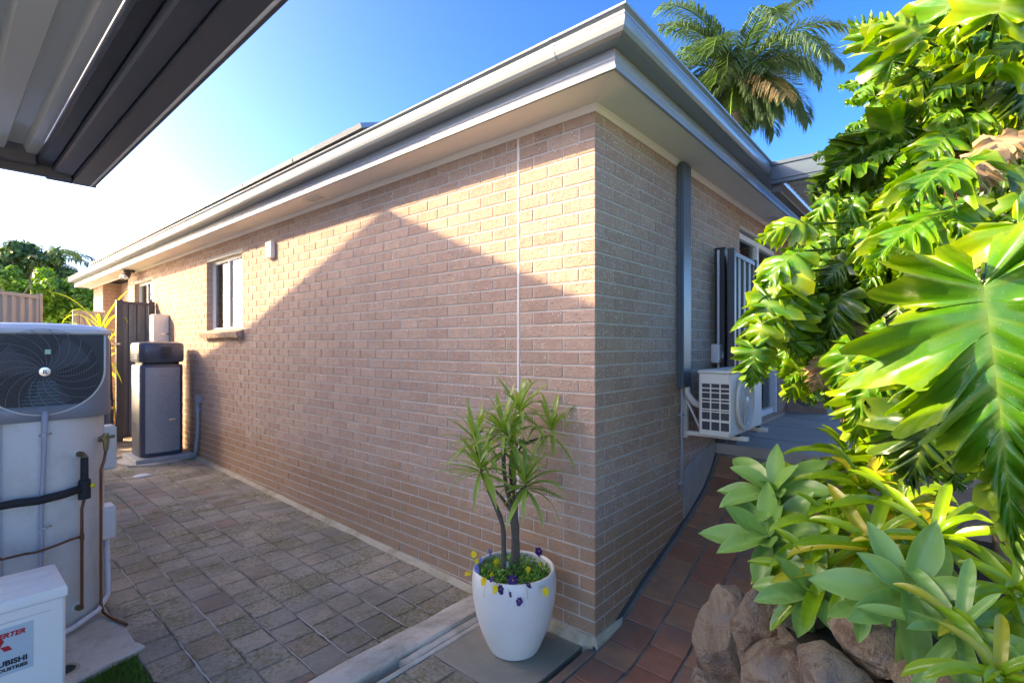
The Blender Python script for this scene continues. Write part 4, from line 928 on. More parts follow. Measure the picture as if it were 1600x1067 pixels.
obj("valve_elbow", MB().tube([e1, e1.lerp(vx, .1) + Vector((.01, 0, .0)), Vector((vx.x, vx.y, e1.z - .03))], .012, 8), "brass", ht, True)
obj("lagged_valve", MB().tube([Vector((vx.x, vx.y, e1.z - .02)), Vector((vx.x, vx.y, vx.z + .05)), vx + Vector((0, 0, .04)), vx + Vector((0, 0, -.075))], [.020, .021, .032, .032], 12), "rubber", ht, 'auto')
obj("yellow_cap", MB().tube([vx + Vector((.02, 0, 0)), vx + Vector((.045, -.005, 0)), vx + Vector((.052, -.005, 0))], [.016, .016, .008], 10), "yellow", ht, True)
lag = [vx + Vector((0, 0, -.005)), onT(100, 772, .055), onT(60, 782, .06), onT(25, 786, .07), onT(4, 790, .09) + Vector((-.05, -.0, 0)), Vector((-.05, 4.02, 1.0)), Vector((-.5, 4.1, .98))]
obj("lagged_pipe", MB().tube(lag, .024, 10), "rubber", ht, True)
def cz_(p, z): return Vector((p.x, p.y, z))
cv = onT(128, 860, .045)
obj("copper_pipe", MB().tube([cz_(vx, vx.z - .07), cz_(cv, vx.z - .14), cz_(cv, cv.z), cz_(cv, e2.z + .03), e2.lerp(cz_(cv, e2.z + .005), .6), e2], .0085, 8), "copper", ht, True)
tee = cz_(cv, onT(128, 838, .045).z)
obj("copper_pipe", MB().tube([tee, onT(110, 843, .045), onT(85, 853, .045), onT(55, 863, .045), onT(40, 865, .05), onT(10, 872, .05), onT(3, 874, .06), Vector((.0, 4.05, .74)), Vector((-.4, 4.05, .72))], .0075, 8), "copper", ht, True)
obj("tee_joint", MB().tube([tee + Vector((0, 0, .02)), tee + Vector((0, 0, -.02))], .0115, 8), "copper", ht)
v2 = Vector((HXc + HR * .83, HYc - HR * .62, 1.09)); v2b = v2 + Vector((.03, -.03, 0))
obj("relief_valve", MB().tube([v2, v2b], .014, 8).tube([v2b + Vector((-.02, 0, .03)), v2b + Vector((0, 0, .0)), v2b + Vector((0, 0, -.07))], [.014, .02, .013], 8).tube([v2b + Vector((-.04, -.0, .015)), v2b + Vector((.045, -.0, .02))], .011, 8).tube([v2b + Vector((0, 0, .02)), v2b + Vector((0, 0, .045))], .016, 8), "brass", ht, 'auto')
obj("copper_pipe", MB().tube([v2b + Vector((0, 0, -.06)), v2b + Vector((-.01, -.005, -.13)), v2b + Vector((-.028, -.008, -.19)), v2b + Vector((-.028, -.008, -.25)), cz_(v2b + Vector((-.028, -.008, 0)), .02), cz_(v2b + Vector((-.02, -.03, 0)), -.035), cz_(v2b + Vector((.0, -.11, 0)), -.045), cz_(v2b + Vector((.05, -.30, 0)), -.048)], .0085, 8), "copper", ht, True)
obj("side_box", MB().bbox(HXc + .30, HXc + .385, HYc - .16, HYc - .02, .40, .62, .01), "tankgrey", ht); obj("side_box", MB().bbox(HXc + .31, HXc + .40, HYc - .10, HYc + .04, .86, 1.16, .012), "tankgrey", ht)
obj("white_pipe", MB().tube([(HXc + .345, HYc - .09, .41), (HXc + .35, HYc - .10, .1), (HXc + .34, HYc - .14, .02), (HXc + .27, HYc - .27, -.01), (HXc + .12, HYc - .40, -.02), (HXc - .15, HYc - .50, -.025), (HXc - .5, HYc - .62, -.03)], .016, 8), "whitep", ht, True)

# ------------------------------------------------------------------ white air conditioner box at the lower left
bz = .62; bq = at(103, 912, (EYE - bz) * FPX / (912 - HY)); bx, by = bq.x, bq.y
ob = root("outdoor_unit", (bx - .4, by + .17, -.06), "white outdoor air conditioner unit with red three diamond logo in the lower left corner", "air conditioner")
bx0 = bx - .84; by1 = by + .34
obj("casing", MB().bbox(bx0, bx, by, by1, -.03, bz - .045, .012), "offwhite", ob, 'auto')
obj("lid", MB().loft([[(a, b_, z) for a, b_ in ((bx0 - e, by - e), (bx + e, by - e), (bx + e, by1 + e), (bx0 - e, by1 + e))] for e, z in ((.005, bz - .05), (.006, bz - .02), (.002, bz - .006), (-.012, bz))]), "offwhite", ob, 'auto')
for yy in (by + .085, by + .20): obj("lid_rib", MB().bbox(bx0 + .03, bx - .03, yy, yy + .05, bz - .002, bz + .005, .0045), "offwhite", ob, 'auto')
obj("panel_line", MB().box(bx0 + .02, bx - .05, by - .0012, by + .002, bz - .100, bz - .096), "tankgrey", ob)
for sx_ in (.08, .7): obj("foot", MB().bbox(bx0 + sx_, bx0 + sx_ + .06, by - .01, by1 + .01, -.06, -.031, .004), "greyp", ob)
la = on_y(52, 968, by); lb = on_y(52, 1035, by); lr = la.x; zt = la.z; zb = on_y(50, 1040, by).z
lh = zt - zb
obj("label_plate", MB().box(lr - .30, lr, by - .0018, by + .0, zb, zt), "lblue", ob)
def LM(x, z, y): return Matrix(((1, 0, 0, x), (0, 0, 1, y), (0, 1, 0, z), (0, 0, 0, 1)))
pR = on_y(39, 985, by); text_mesh("INVERTER", .028, .0005, "red", LM(pR.x, pR.z - .004, by - .003), "lettering", ob, shear=.25, bold=.0012, align='RIGHT', sx=1.05)
pM = on_y(43, 1022, by); text_mesh("MITSUBISHI", .030, .0005, "ink", LM(pM.x, pM.z - .016, by - .003), "lettering", ob, bold=.0014, align='RIGHT', sx=1.05)
text_mesh("HEAVY INDUSTRIES", .019, .0005, "ink", LM(pM.x, pM.z - .040, by - .003), "lettering", ob, bold=.0010, align='RIGHT', sx=1.10)
pD = on_y(4, 1009, by)
for k, a in enumerate((90, 210, 330)):
    c = Vector((pD.x - .008, 0, pD.z - .004)); a = rad(a); u_ = Vector((math.cos(a), 0, math.sin(a))); w_ = Vector((-math.sin(a), 0, math.cos(a))); L2 = .044; h2 = .0127
    dm = [c, c + u_ * L2 / 2 + w_ * h2, c + u_ * L2, c + u_ * L2 / 2 - w_ * h2]
    obj("logo_diamond", MB().add([(p_.x, by - .0032, p_.z) for p_ in dm], [(0, 1, 2, 3)]), "red", ob)

# ------------------------------------------------------------------ dark heater on its slab near the gate
s2 = root("plinth_slab", (2.2, 8.85, 0), "low grey concrete plinth under the dark heater against the wall", "plinth")
obj("plinth_top", MB().bbox(1.86, CX - .03, 8.50, 9.28, -.02, .115, .012), "render", s2); 
mo = []
for k in range(20): a = 2 * math.pi * k / 20; mo.append((2.17 + math.cos(a) * .46 * (1 + rb.uniform(-.05, .05)), 8.82 + math.sin(a) * .50 * (1 + rb.uniform(-.05, .05))))
obj("mortar_skirt", MB().prism([(min(x, CX - .01), y) for x, y in mo], -.02, .056), "kerb", s2)
t2 = root("slate_heater", (2.2, 8.9, .115), "dark slate heat pump water heater with rounded front on a plinth by the gate", "water heater")
tx, ty = 2.205, 8.88
def rs2(hw, hd, r, z, bow=.03):
    out = []
    for cxs, cys, a0 in ((1, 1, 0), (-1, 1, 90), (-1, -1, 180), (1, -1, 270)):
        for k in range(6):
            a = rad(a0 + 90 * k / 5); out.append((tx + cxs * (hw - r) + math.cos(a) * r, ty + cys * (hd - r) + math.sin(a) * r, z))
    out = [(x, y - (bow * (1 - ((x - tx) / hw) ** 2) if y < ty else 0), z) for x, y, z in out]; return out
obj("body", MB().loft([rs2(.262, .262, .08, .116), rs2(.270, .270, .08, .14), rs2(.272, .272, .08, 1.42), rs2(.262, .262, .08, 1.44)]), "charcoal", t2, 'auto')
pn = []
for k in range(13): u = -1 + 2 * k / 12; pn.append((tx + u * .212, ty - .283 - .034 * (1 - u * u)))
obj("front_panel", MB().loft([[(x, y, z) for x, y in pn] + [(x, y + .03, z) for x, y in reversed(pn)] for z in (.175, 1.40)]), "slate", t2, 'auto')
obj("neck", MB().loft([rs2(.235, .235, .08, 1.44), rs2(.235, .235, .08, 1.475)]), "black", t2)
obj("head", MB().loft([rs2(.268, .268, .08, 1.475), rs2(.282, .282, .08, 1.50), rs2(.284, .284, .08, 1.72), rs2(.272, .272, .08, 1.755), rs2(.20, .20, .07, 1.775), rs2(.05, .05, .03, 1.78)]), "charcoal", t2, 'auto')
v_ = MB()
for k in range(9): v_.box(tx - .03, tx + .10, ty - .327, ty - .31, 1.535 + k * .019, 1.545 + k * .019)
obj("front_louvre", v_, "dark_steel", t2)
v_ = MB()
for k in range(6): v_.bbox(tx - .288, tx - .280, ty - .17, ty - .02, 1.53 + k * .032, 1.545 + k * .032, .002)
obj("side_louvre", v_, "greyp", t2); obj("name_plate", MB().bbox(tx + .06, tx + .15, ty - .322, ty - .312, .62, .645, .003), "chrome", t2)
gb = root("gas_heater", (2.5, 9.7, 1.6), "slim pale beige box fixed to the wall just above the slate heater", "wall box")
p = on_y(240, 490, 9.81); 
obj("box_body", MB().bbox(p.x, CX - .004, 9.81, 10.05, 1.55, 2.235, .01), "offwhite", gb, 'auto')
for z in (1.75, 1.98): obj("box_seam", MB().box(p.x - .001, p.x + .004, 9.82, 10.04, z, z + .006), "greyp", gb)
obj("box_strap", MB().bbox(p.x + .1, CX - .004, 9.8055, 9.8095, 1.9, 1.92, .0015), "chrome", gb)

# ------------------------------------------------------------------ gate and fences at the left
gL = on_y(181, 470, 10.6); gx0 = gL.x
colorbond("side_gate", (gx0, 10.6, .08), "tall dark ribbed steel gate standing against the house wall behind the slate heater", "gate", (gx0, 10.6), (CX - .02, 10.6), .14, 2.47, "dark_steel", "mid_steel", "dark_steel", nribs=3, post=(.09, .09), posts=(1, 1))
lt = root("gate_latch", (gx0, 10.55, 1.75), "small latch on the edge of the dark side gate", "latch"); obj("latch_bar", MB().bbox(gx0 - .05, gx0 + .05, 10.53, 10.553, 1.73, 1.76, .003), "chrome", lt); obj("latch_knob", MB().lathe((gx0, 10.52, 1.70), [(.001, -.01), (.014, -.008), (.014, .01)], 10, 'y'), "black", lt)
colorbond("low_gate", (1.2, 10.7, .1), "low dark steel panel closing the gap beside the side gate", "gate panel", (1.2, 10.72), (gx0 - .01, 10.72), .12, .62, "dark_steel", "clad", "dark_steel", nribs=4)
FG = "beige ribbed steel fence runs at the far left"
a = on_y(-60, 452, 8.0); b = on_y(65, 463, 8.9)
colorbond("steel_fence", (a.x, 8.0, .06), "nearest and tallest beige ribbed fence panel, above the big heater at the left edge", "fence", (a.x, 8.2), (b.x, 8.95), .08, 2.37, "beiged", "beige", "beige", FG, 8)
a = on_y(60, 495, 13.0); b = on_y(118, 500, 13.2)
colorbond("steel_fence", (a.x, 13, .1), "lowest beige ribbed fence panel, in the gap before the green tree", "fence", (a.x, 13.0), (b.x, 13.2), .12, 2.05, "beiged", "beige", "beige", FG, 6)
a = on_y(114, 470, 13.2); b = on_y(162, 474, 13.0)
colorbond("steel_fence", (a.x, 13.2, .1), "stepped up beige fence panel meeting the far end of the house", "fence", (a.x, 13.25), (b.x + .1, 13.25), .12, 2.42, "beiged", "beige", "beige", FG, 5)

# ------------------------------------------------------------------ strap leaf plant behind the gate, yellow flowers
def strap(mb, base, d, up, L_, w, bend, n=7):
    """one tapered strap leaf as a folded strip; returns vertices added"""
    d = d.normalized(); side = d.cross(up).normalized(); nrm = side.cross(d).normalized(); o = len(mb.v); p = Vector(base); ang = 0
    for k in range(n + 1):
        t_ = k / n; ww = w * (math.sin(math.pi * min(1, .18 + t_ * .82)) ** .75) if t_ < 1 else 0
        dirv = (d * math.cos(ang) + Vector((0, 0, -1)) * math.sin(ang)).normalized(); sd = side; nv = sd.cross(dirv)
        mb.v += [p - sd * ww + nv * ww * .35, p.copy(), p + sd * ww + nv * ww * .35]
        p = p + dirv * (L_ / n); ang += bend / n
    for k in range(n):
        a_ = o + 3 * k; mb.f += [(a_, a_ + 1, a_ + 4, a_ + 3), (a_ + 1, a_ + 2, a_ + 5, a_ + 4)]
cy = root("cordyline", (2.0, 11.2, .1), "yellow green strap leaved cordyline spilling out from behind the dark gate", "plant")
cb = Vector((1.93, 11.15, 1.75)); rc = random.Random(2)
obj("stem", MB().tube([(1.98, 11.15, .05), (1.96, 11.15, .9), (1.93, 11.15, 1.9)], [.04, .035, .03], 8), "dbark", cy, True)
for k in range(46):
    mb = MB(); a = rc.uniform(0, 6.28); el = rc.uniform(-.3, 1.3); d = Vector((math.cos(a) * math.cos(el) - .25, math.sin(a) * math.cos(el) - .1, math.sin(el)))
    strap(mb, cb + Vector((0, 0, rc.uniform(-.5, .3))), d, Vector((0, 0, 1)), rc.uniform(.55, 1.0), rc.uniform(.018, .028), rc.uniform(.4, 1.4)); obj("strap_leaf", mb, "cord", cy, True, False)
fb = root("flowering_bush", (1.9, 13.5, .1), "small bush of pale yellow flowers beyond the gate gap", "bush")
fm = MB(); fl_ = MB(); fc_ = on_y(173, 605, 12.6)
for k in range(900):
    v = Vector((rc.gauss(0, .16), rc.gauss(0, .18), rc.gauss(0, .2))); q = Vector((fc_.x, 12.6, .5)) + v; s_ = .03; e = Vector((rc.uniform(-1, 1), rc.uniform(-1, 1), rc.uniform(-1, 1))).normalized(); g = e.cross(Vector((0, 0, 1))).normalized()
    (fl_ if k % 3 else fm).add([q - e * s_, q + g * s_ * .6, q + e * s_, q - g * s_ * .6], [(0, 1, 2, 3)])
obj("foliage", fm, "tree", fb, recalc=False, kind='stuff'); obj("blossom", fl_, "py", fb, recalc=False, kind='stuff')

# ------------------------------------------------------------------ trees
def crown(mb, c, rx, ry, rz_, n, leaf, r, clumps=40):
    cs = []
    for k in range(clumps):
        while True:
            v = Vector((r.uniform(-1, 1), r.uniform(-1, 1), r.uniform(-1, 1)))
            if .35 < v.length < 1: break
        v *= (.75 + .35 * noise.noise(v * 2.3 + Vector(c)))
        cs.append((Vector(c) + Vector((v.x * rx, v.y * ry, v.z * rz_)), r.uniform(.14, .30) * min(rx, rz_)))
    for k in range(n):
        cc, cr_ = cs[r.randrange(clumps)]; v = Vector((r.gauss(0, 1), r.gauss(0, 1), r.gauss(0, 1))).normalized() * cr_ * r.uniform(.5, 1.1) ; q = cc + v
        nrm = (v.normalized() + Vector((r.uniform(-.7, .7), r.uniform(-.7, .7), r.uniform(-.2, .9)))).normalized(); e = nrm.cross(Vector((r.uniform(-1, 1), r.uniform(-1, 1), r.uniform(-1, 1)))).normalized(); g = nrm.cross(e); s_ = leaf * r.uniform(.6, 1.3)
        mb.add([q - e * s_, q + g * s_ * .45, q + e * s_, q - g * s_ * .45], [(0, 1, 2, 3)])
def tree(name, c, rx, ry, rz_, n, leaf, mat, label, seed, group=None):
    r = random.Random(seed); t = root(name, (c[0], c[1], -.3), label, "tree", group)
    tk = MB().tube([(c[0], c[1], -.4), (c[0] + .1, c[1], c[2] * .5), (c[0], c[1], c[2])], [.16, .12, .06], 8)
    for k in range(6): a = r.uniform(0, 6.28); tk.tube([(c[0], c[1], c[2] * .55 + k * .1), (c[0] + math.cos(a) * rx * .4, c[1] + math.sin(a) * ry * .4, c[2]), (c[0] + math.cos(a) * rx * .75, c[1] + math.sin(a) * ry * .75, c[2] + rz_ * .4)], [.06, .04, .015], 6)
    obj("trunk", tk, "pbark", t, True); mb = MB(); crown(mb, c, rx, ry, rz_, n, leaf, r); obj("crown", mb, mat, t, recalc=False, kind='stuff'); return t
TG = "garden trees beyond the far left fence"
p = at(20, 465, 14.5); tree("leafy_tree", tuple(p), 1.5, 1.5, 1.0, 9000, .085, "tree", "bright green rounded tree over the nearest beige fence panel", 21, TG)
p = at(92, 475, 15.5); tree("leafy_tree", tuple(p), 1.35, 1.35, 1.15, 9000, .085, "tree", "yellow green leafy tree above the lowest fence panel", 22, TG)
p = at(150, 478, 19); tree("leafy_tree", tuple(p), 1.7, 1.5, .9, 6000, .10, "treed", "dark green tree under the end of the far eaves", 23, TG)
p = at(28, 420, 22); tree("leafy_tree", tuple(p), 2.0, 1.8, 1.5, 7000, .14, "treed", "darker dense tree standing tallest behind the left fence", 24, TG)

def frond(mb, base, d, L_, rise, droop, nl, ll, r, rach=None):
    """pinnate palm frond: arching rachis with hanging leaflets"""
    d = Vector((d.x, d.y, 0)).normalized(); p = Vector(base); pts = [p.copy()]; ang = rise; st = 16
    for k in range(st): p = p + (d * math.cos(ang) + Vector((0, 0, 1)) * math.sin(ang)) * (L_ / st); ang -= droop / st * (.5 + k / st); pts.append(p.copy())
    if rach is not None: rach.tube(pts, [.035 * (1 - .85 * k / st) for k in range(st + 1)], 5)
    side = d.cross(Vector((0, 0, 1))).normalized()
    for k in range(nl):
        t_ = .13 + .87 * k / nl; f_ = t_ * st; i = min(int(f_), st - 1); q = pts[i].lerp(pts[i + 1], f_ - i); tg = (pts[i + 1] - pts[i]).normalized()
        for sg in (-1, 1):
            l = ll * (math.sin(math.pi * (.12 + .84 * t_)) ** .6) * r.uniform(.8, 1.1); dv = (side * sg * .85 + tg * .75 + Vector((0, 0, r.uniform(-.35, .25)))).normalized(); w = .017
            e = dv.cross(Vector((0, 0, 1))).normalized(); m_ = q + dv * l * .5 + Vector((0, 0, -.02)); tip = q + dv * l * .9 + Vector((0, 0, -l * r.uniform(.25, .5)))
            mb.add([q - e * w * .5, q + e * w * .5, m_ + e * w, m_ - e * w, tip], [(0, 1, 2, 3), (3, 2, 4)])
def palm(name, c, label, seed, specs, scale=1.0):
    r = random.Random(seed); t = root(name, (c[0], c[1], -.3), label, "palm tree"); c = Vector(c)
    obj("trunk", MB().tube([(c.x, c.y, -.4), (c.x + .1, c.y, c.z * .5), (c.x, c.y, c.z - .5)], [.2 * scale, .15 * scale, .13 * scale], 12), "pbark", t, True)
    obj("crownshaft", MB().tube([(c.x, c.y, c.z - .9), (c.x, c.y, c.z - .5), (c.x, c.y, c.z + .1)], [.15, .15, .08], 10), "grass", t, True)
    for (a, rise, dr_, L_, dead) in specs:
        mb = MB(); rc_ = MB(); a = rad(a); frond(mb, c + Vector((0, 0, r.uniform(-.25, .1))), Vector((math.cos(a), math.sin(a), 0)), L_, rise, dr_, 78, .72 * scale, r, rc_)
        f_ = obj("frond", mb, "palmd" if dead else "palm", t, recalc=False); obj("frond_stem", rc_, "grass", f_, True)
    return t
ca = math.degrees(TH)      # azimuth of the view; +90 = image left, -90 = image right
pc_ = at(1150, 120, 12.5); rp_ = random.Random(8)
sp = [(ca - 90, .95, 2.1, 3.3, 0), (ca - 80, .45, 2.2, 2.5, 0), (ca - 100, .0, 1.6, 2.2, 0), (ca - 60, .75, 2.6, 2.6, 0), (ca - 135, .5, 2.3, 2.3, 0), (ca + 90, .75, 1.9, 2.3, 0), (ca + 75, .35, 2.0, 2.2, 0), (ca + 110, 1.1, 1.7, 2.9, 0), (ca + 60, 1.25, 1.2, 2.9, 0), (ca - 70, 1.35, 1.0, 2.9, 0), (ca - 110, 1.2, 1.1, 2.9, 0), (ca + 180, .9, 2.4, 2.6, 0), (ca, .9, 2.4, 2.6, 0), (ca + 150, .5, 2.2, 2.2, 0)]
for k in range(9): sp.append((ca + 40 * k + rp_.uniform(-15, 15), rp_.uniform(.2, 1.1), rp_.uniform(1.4, 2.3), rp_.uniform(2.2, 2.9), 0))
for k in range(22): sp.append((ca + rp_.uniform(0, 360), rp_.uniform(-1.2, .5), rp_.uniform(.7, 1.9), rp_.uniform(1.4, 2.3), k % 11 == 5))
palm("palm_tree", tuple(pc_), "tall feather palm with drooping fronds rising behind the house roof", 31, sp)
pc_ = at(62, 415, 25); sp = [(rp_.uniform(0, 360), rp_.uniform(-.1, 1.1), rp_.uniform(1.2, 2.2), rp_.uniform(2.2, 3.2), 0) for k in range(14)] + [(ca - 90, .5, 1.6, 3.4, 0), (ca - 85, .15, 1.2, 3.2, 0)]
palm("palm_tree", tuple(pc_), "distant bluish palm with thin fronds behind the far left trees", 32, sp, 1.6)
pc_ = at(1545, 90, 7.5); sp = [(rp_.uniform(0, 360), rp_.uniform(-.4, 1.2), rp_.uniform(1.2, 2.4), rp_.uniform(1.3, 2.0), 0) for k in range(16)]
palm("palm_tree", tuple(pc_), "feathery palm half hidden behind the split leaf plant at the upper right", 33, sp, .8)

# ------------------------------------------------------------------ white pot with dragon tree and pansies
PX, PY, PZB = 2.288, 1.948, -.092
pt = root("plant_pot", (PX, PY, PZB), "white speckled tapering plant pot on the concrete slab by the house corner", "plant pot")
pp = [(.001, 0), (.135, 0), (.148, .006), (.165, .04), (.200, .12), (.228, .21), (.246, .30), (.253, .38), (.252, .43), (.245, .475), (.240, .482), (.230, .482), (.224, .475), (.226, .40), (.225, .37)]
obj("pot_shell", MB().lathe((PX, PY, PZB), pp, 56), "pot", pt, 'auto'); obj("pot_soil", MB().lathe((PX, PY, PZB + .40), [(.001, .015), (.12, .01), (.228, 0)], 32), "soil", pt, True)
dt = root("dragon_tree", (PX, PY, PZB + .4), "spiky dragon tree with several slim trunks growing in the white pot", "plant")
rd_ = random.Random(14); D0 = depth(Vector((PX, PY, 0)))
def hp(px, py, dd_=0): return at(px, py, D0 + dd_)
heads = [(786, 676, -.03, 1), (752, 733, -.10, 1), (821, 757, -.12, 1), (862, 676, .10, .8), (812, 645, .06, .9), (742, 690, .10, .7), (800, 700, .12, .7)]
base = [hp(800, 905, .0), hp(806, 905, .02), hp(786, 905, -.03)]
trk = [[base[0], hp(803, 860), hp(800, 800), hp(788, 740), hp(787, 680, -.03)], [base[2], hp(787, 860, -.04), hp(785, 820, -.06), hp(768, 775, -.1), hp(752, 737, -.10)], [base[1], hp(808, 850), hp(806, 800, -.02), hp(808, 775, -.06), hp(821, 760, -.12)],
       [hp(805, 800, .0), hp(803, 760, .05), hp(812, 700, .08), hp(860, 680, .10)], [hp(803, 790, .02), hp(803, 740, .05), hp(812, 650, .06)], [hp(800, 800, .02), hp(782, 775, .06), hp(756, 745, .08), hp(742, 693, .10)], [hp(800, 770, .05), hp(797, 730, .1), hp(800, 700, .12)]]
def smooth_pts(P_, n=14):
    out = []
    for i in range(n + 1):
        f_ = i / n * (len(P_) - 1); k = min(int(f_), len(P_) - 2); t_ = f_ - k; p0 = P_[max(k - 1, 0)]; p1 = P_[k]; p2 = P_[k + 1]; p3 = P_[min(k + 2, len(P_) - 1)]
        out.append(.5 * ((2 * p1) + (-p0 + p2) * t_ + (2 * p0 - 5 * p1 + 4 * p2 - p3) * t_ * t_ + (-p0 + 3 * p1 - 3 * p2 + p3) * t_ ** 3))
    return out
for i, P_ in enumerate(trk):
    r0 = .018 if i < 3 else .011; sp_ = smooth_pts(P_); obj("trunk", MB().tube(sp_, [(r0 * (1 - .4 * k / 14)) * (1 + .12 * math.sin(k * 2.3 + i)) for k in range(15)], 8), "dbark", dt, True)
def leaf_attr(me, fn):
    ca_ = me.color_attributes.new("lf", 'FLOAT_COLOR', 'POINT')
    for i, v in enumerate(me.vertices): ca_.data[i].color = fn(i)
nleaf = 0
for (hx_, hy_, dd_, sc) in heads:
    hpnt = hp(hx_, hy_, dd_)
    for k in range(int(30 * sc)):
        a = k * 2.4 + rd_.uniform(-.3, .3); el = 1.25 - 1.75 * (k / (30 * sc)) + rd_.uniform(-.15, .15); d = Vector((math.cos(a) * math.cos(el), math.sin(a) * math.cos(el), math.sin(el)))
        mb = MB(); L_ = rd_.uniform(.20, .33) * (.8 + .2 * sc); strap(mb, hpnt + Vector((0, 0, .02 - .05 * k / 30)) + d * .012, d, Vector((0, 0, 1)), L_, rd_.uniform(.012, .017), rd_.uniform(.15, .9) + (.8 if rd_.random() < .15 else 0), 7)
        me = mb.mesh("sword_leaf", True, False); nv = len(me.vertices)
        leaf_attr(me, lambda i: (max(0, (i // 3 / 7) - .55) * 2.2 + (.35 if i % 3 != 1 else 0), .25 if i % 3 == 1 else 0, 0, 1))
        if nleaf < 296 and hpnt.x + d.x * L_ < CX + .05: obj("sword_leaf", me, "drac", dt); nleaf += 1
# pansies
pr_ = random.Random(6)
mb = MB()
for k in range(2600):
    a = pr_.uniform(0, 6.28); r = .21 * math.sqrt(pr_.random()); q = Vector((PX + math.cos(a) * r, PY + math.sin(a) * r, PZB + .415 + pr_.uniform(0, .11) * (1.2 - r / .3)))
    if q.x + q.y * .3 > PX + PY * .3 + .12 and pr_.random() < .6: continue
    e = Vector((pr_.uniform(-1, 1), pr_.uniform(-1, 1), pr_.uniform(-.2, .9))).normalized(); g = e.cross(Vector((pr_.uniform(-.4, .4), pr_.uniform(-.4, .4), 1))).normalized(); s_ = pr_.uniform(.010, .020)
    mb.add([q, q + e * s_ * .5 + g * s_ * .35, q + e * s_ * 1.2, q + e * s_ * .5 - g * s_ * .35], [(0, 1, 2, 3)])
for k in range(160):
    a = pr_.uniform(0, 6.28); r = .2 * math.sqrt(pr_.random()); q = Vector((PX + math.cos(a) * r, PY + math.sin(a) * r, PZB + .405)); e = q + Vector((pr_.uniform(-.03, .03), pr_.uniform(-.03, .03), pr_.uniform(.04, .09)))
    mb.tube([q, e], .0013, 3)
tag(obj("pansy_foliage", mb, "pansyleaf", None, False, False, 'stuff'), "low mat of dark green pansy leaves filling the white pot", "leaves")
flw = [(734, 865, 'py', "yellow pansy on the far left rim of the pot"), (739, 876, 'py', "small yellow pansy just under another at the left rim"), (724, 896, 'py', "yellow pansy leaning out furthest left beyond the pot"), (751, 907, 'py', "largest yellow pansy over the left front rim"), (776, 878, 'py', "upright yellow pansy left of the trunks"), (768, 897, 'py', "small yellow pansy above the purple pansy at front left"), (774, 919, 'py', "yellow pansy on the front rim touching a purple one"), (825, 888, 'py', "round yellow pansy right of the trunks"), (843, 880, 'py', "small pale yellow pansy near the right inner rim"), (853, 923, 'py', "yellow pansy hanging outside the right side of the pot"),
       (738, 888, 'pl', "lilac pansy with a violet face at the left rim"), (765, 862, 'pl', "pale lilac pansy furthest back at the left"), (745, 874, 'pl', "tiny lilac pansy bud beside the yellow pair"), (735, 912, 'pl', "small lilac pansy hanging at the left outer rim"), (789, 882, 'pw', "white pansy in front of the slim trunk"), (842, 861, 'pp', "dark purple pansy standing highest at the back right"), (801, 906, 'pp', "large dark purple pansy in the middle of the pot"), (825, 913, 'pp', "dark purple pansy on the front right rim"), (769, 904, 'pp', "dark purple pansy under the small yellow one"), (782, 920, 'pp', "flat purple pansy on the front rim"), (797, 928, 'pp', "tiny purple pansy hanging just under the front rim"), (811, 938, 'pp', "purple pansy hanging lowest on the front of the pot")]
for (fx, fy, mt, lb_) in flw:
    if fx < 760: fx += (800 - fx) * .10
    q0 = at(fx, fy, 2.5); z_ = PZB + .50; ray = FW + RT * ((fx - 800) / FPX) + UP * ((HY - fy) / FPX); t_ = (z_ - EYE) / ray.z
    if fy > 912: t_ = depth(Vector((PX, PY, 0))) - .255
    elif fx < 742: t_ = D0 - .05
    c = ray * t_ + Vector((0, 0, EYE)); fr_ = root("pansy", tuple(c), lb_, "flower", {'py': "yellow pansies", 'pl': "lilac pansies", 'pw': "white pansies", 'pp': "purple pansies"}[mt])
    s_ = .0205 * pr_.uniform(.85, 1.15) * (1.35 if (fx, fy) in ((751, 907), (738, 888), (801, 906), (842, 861)) else 1) * (.7 if 'tiny' in lb_ or 'small' in lb_ else 1)
    face = (Vector((-.55, -.62, .35)) + Vector((pr_.uniform(-.7, .7), pr_.uniform(-.7, .7), pr_.uniform(-.4, .7)))).normalized(); u_ = face.cross(Vector((0, 0, 1))).normalized(); w_ = u_.cross(face)
    for k, a in enumerate((90 + 35, 90 - 35, 180 + 15, -15, 270)):
        a = rad(a); dv = u_ * math.cos(a) + w_ * math.sin(a); tv = -u_ * math.sin(a) + w_ * math.cos(a); pb = MB(); R_ = s_ * (pr_.uniform(.8, 1.05) if k < 4 else 1.25); pl2 = [c + face * .001 * k]
        for j in range(9): b3 = rad(-75 + 150 * j / 8); pl2.append(c + face * (.001 * k + .003 * math.sin(j * 1.7 + k)) + dv * R_ * (.42 + .66 * math.cos(b3)) + tv * R_ * .56 * math.sin(b3))
        pb.add(pl2, [(0, j, j + 1) for j in range(1, 9)]); obj("petal", pb, mt, fr_, True, False)
    obj("centre", MB().tube([c + face * .003, c + face * .0065], [s_ * .15, s_ * .06], 6), "pp" if mt == 'pl' else "py", fr_)
    tp = Vector((c.x * .6 + PX * .4, c.y * .6 + PY * .4, PZB + .42)) if (c.z < PZB + .49) else Vector((c.x, c.y, PZB + .41)); obj("stalk", MB().tube([c - face * .002, c - face * .015 + Vector((0, 0, -.003 if c.z > PZB + .49 else .03)), tp], .0012, 4), "pansyleaf", fr_)

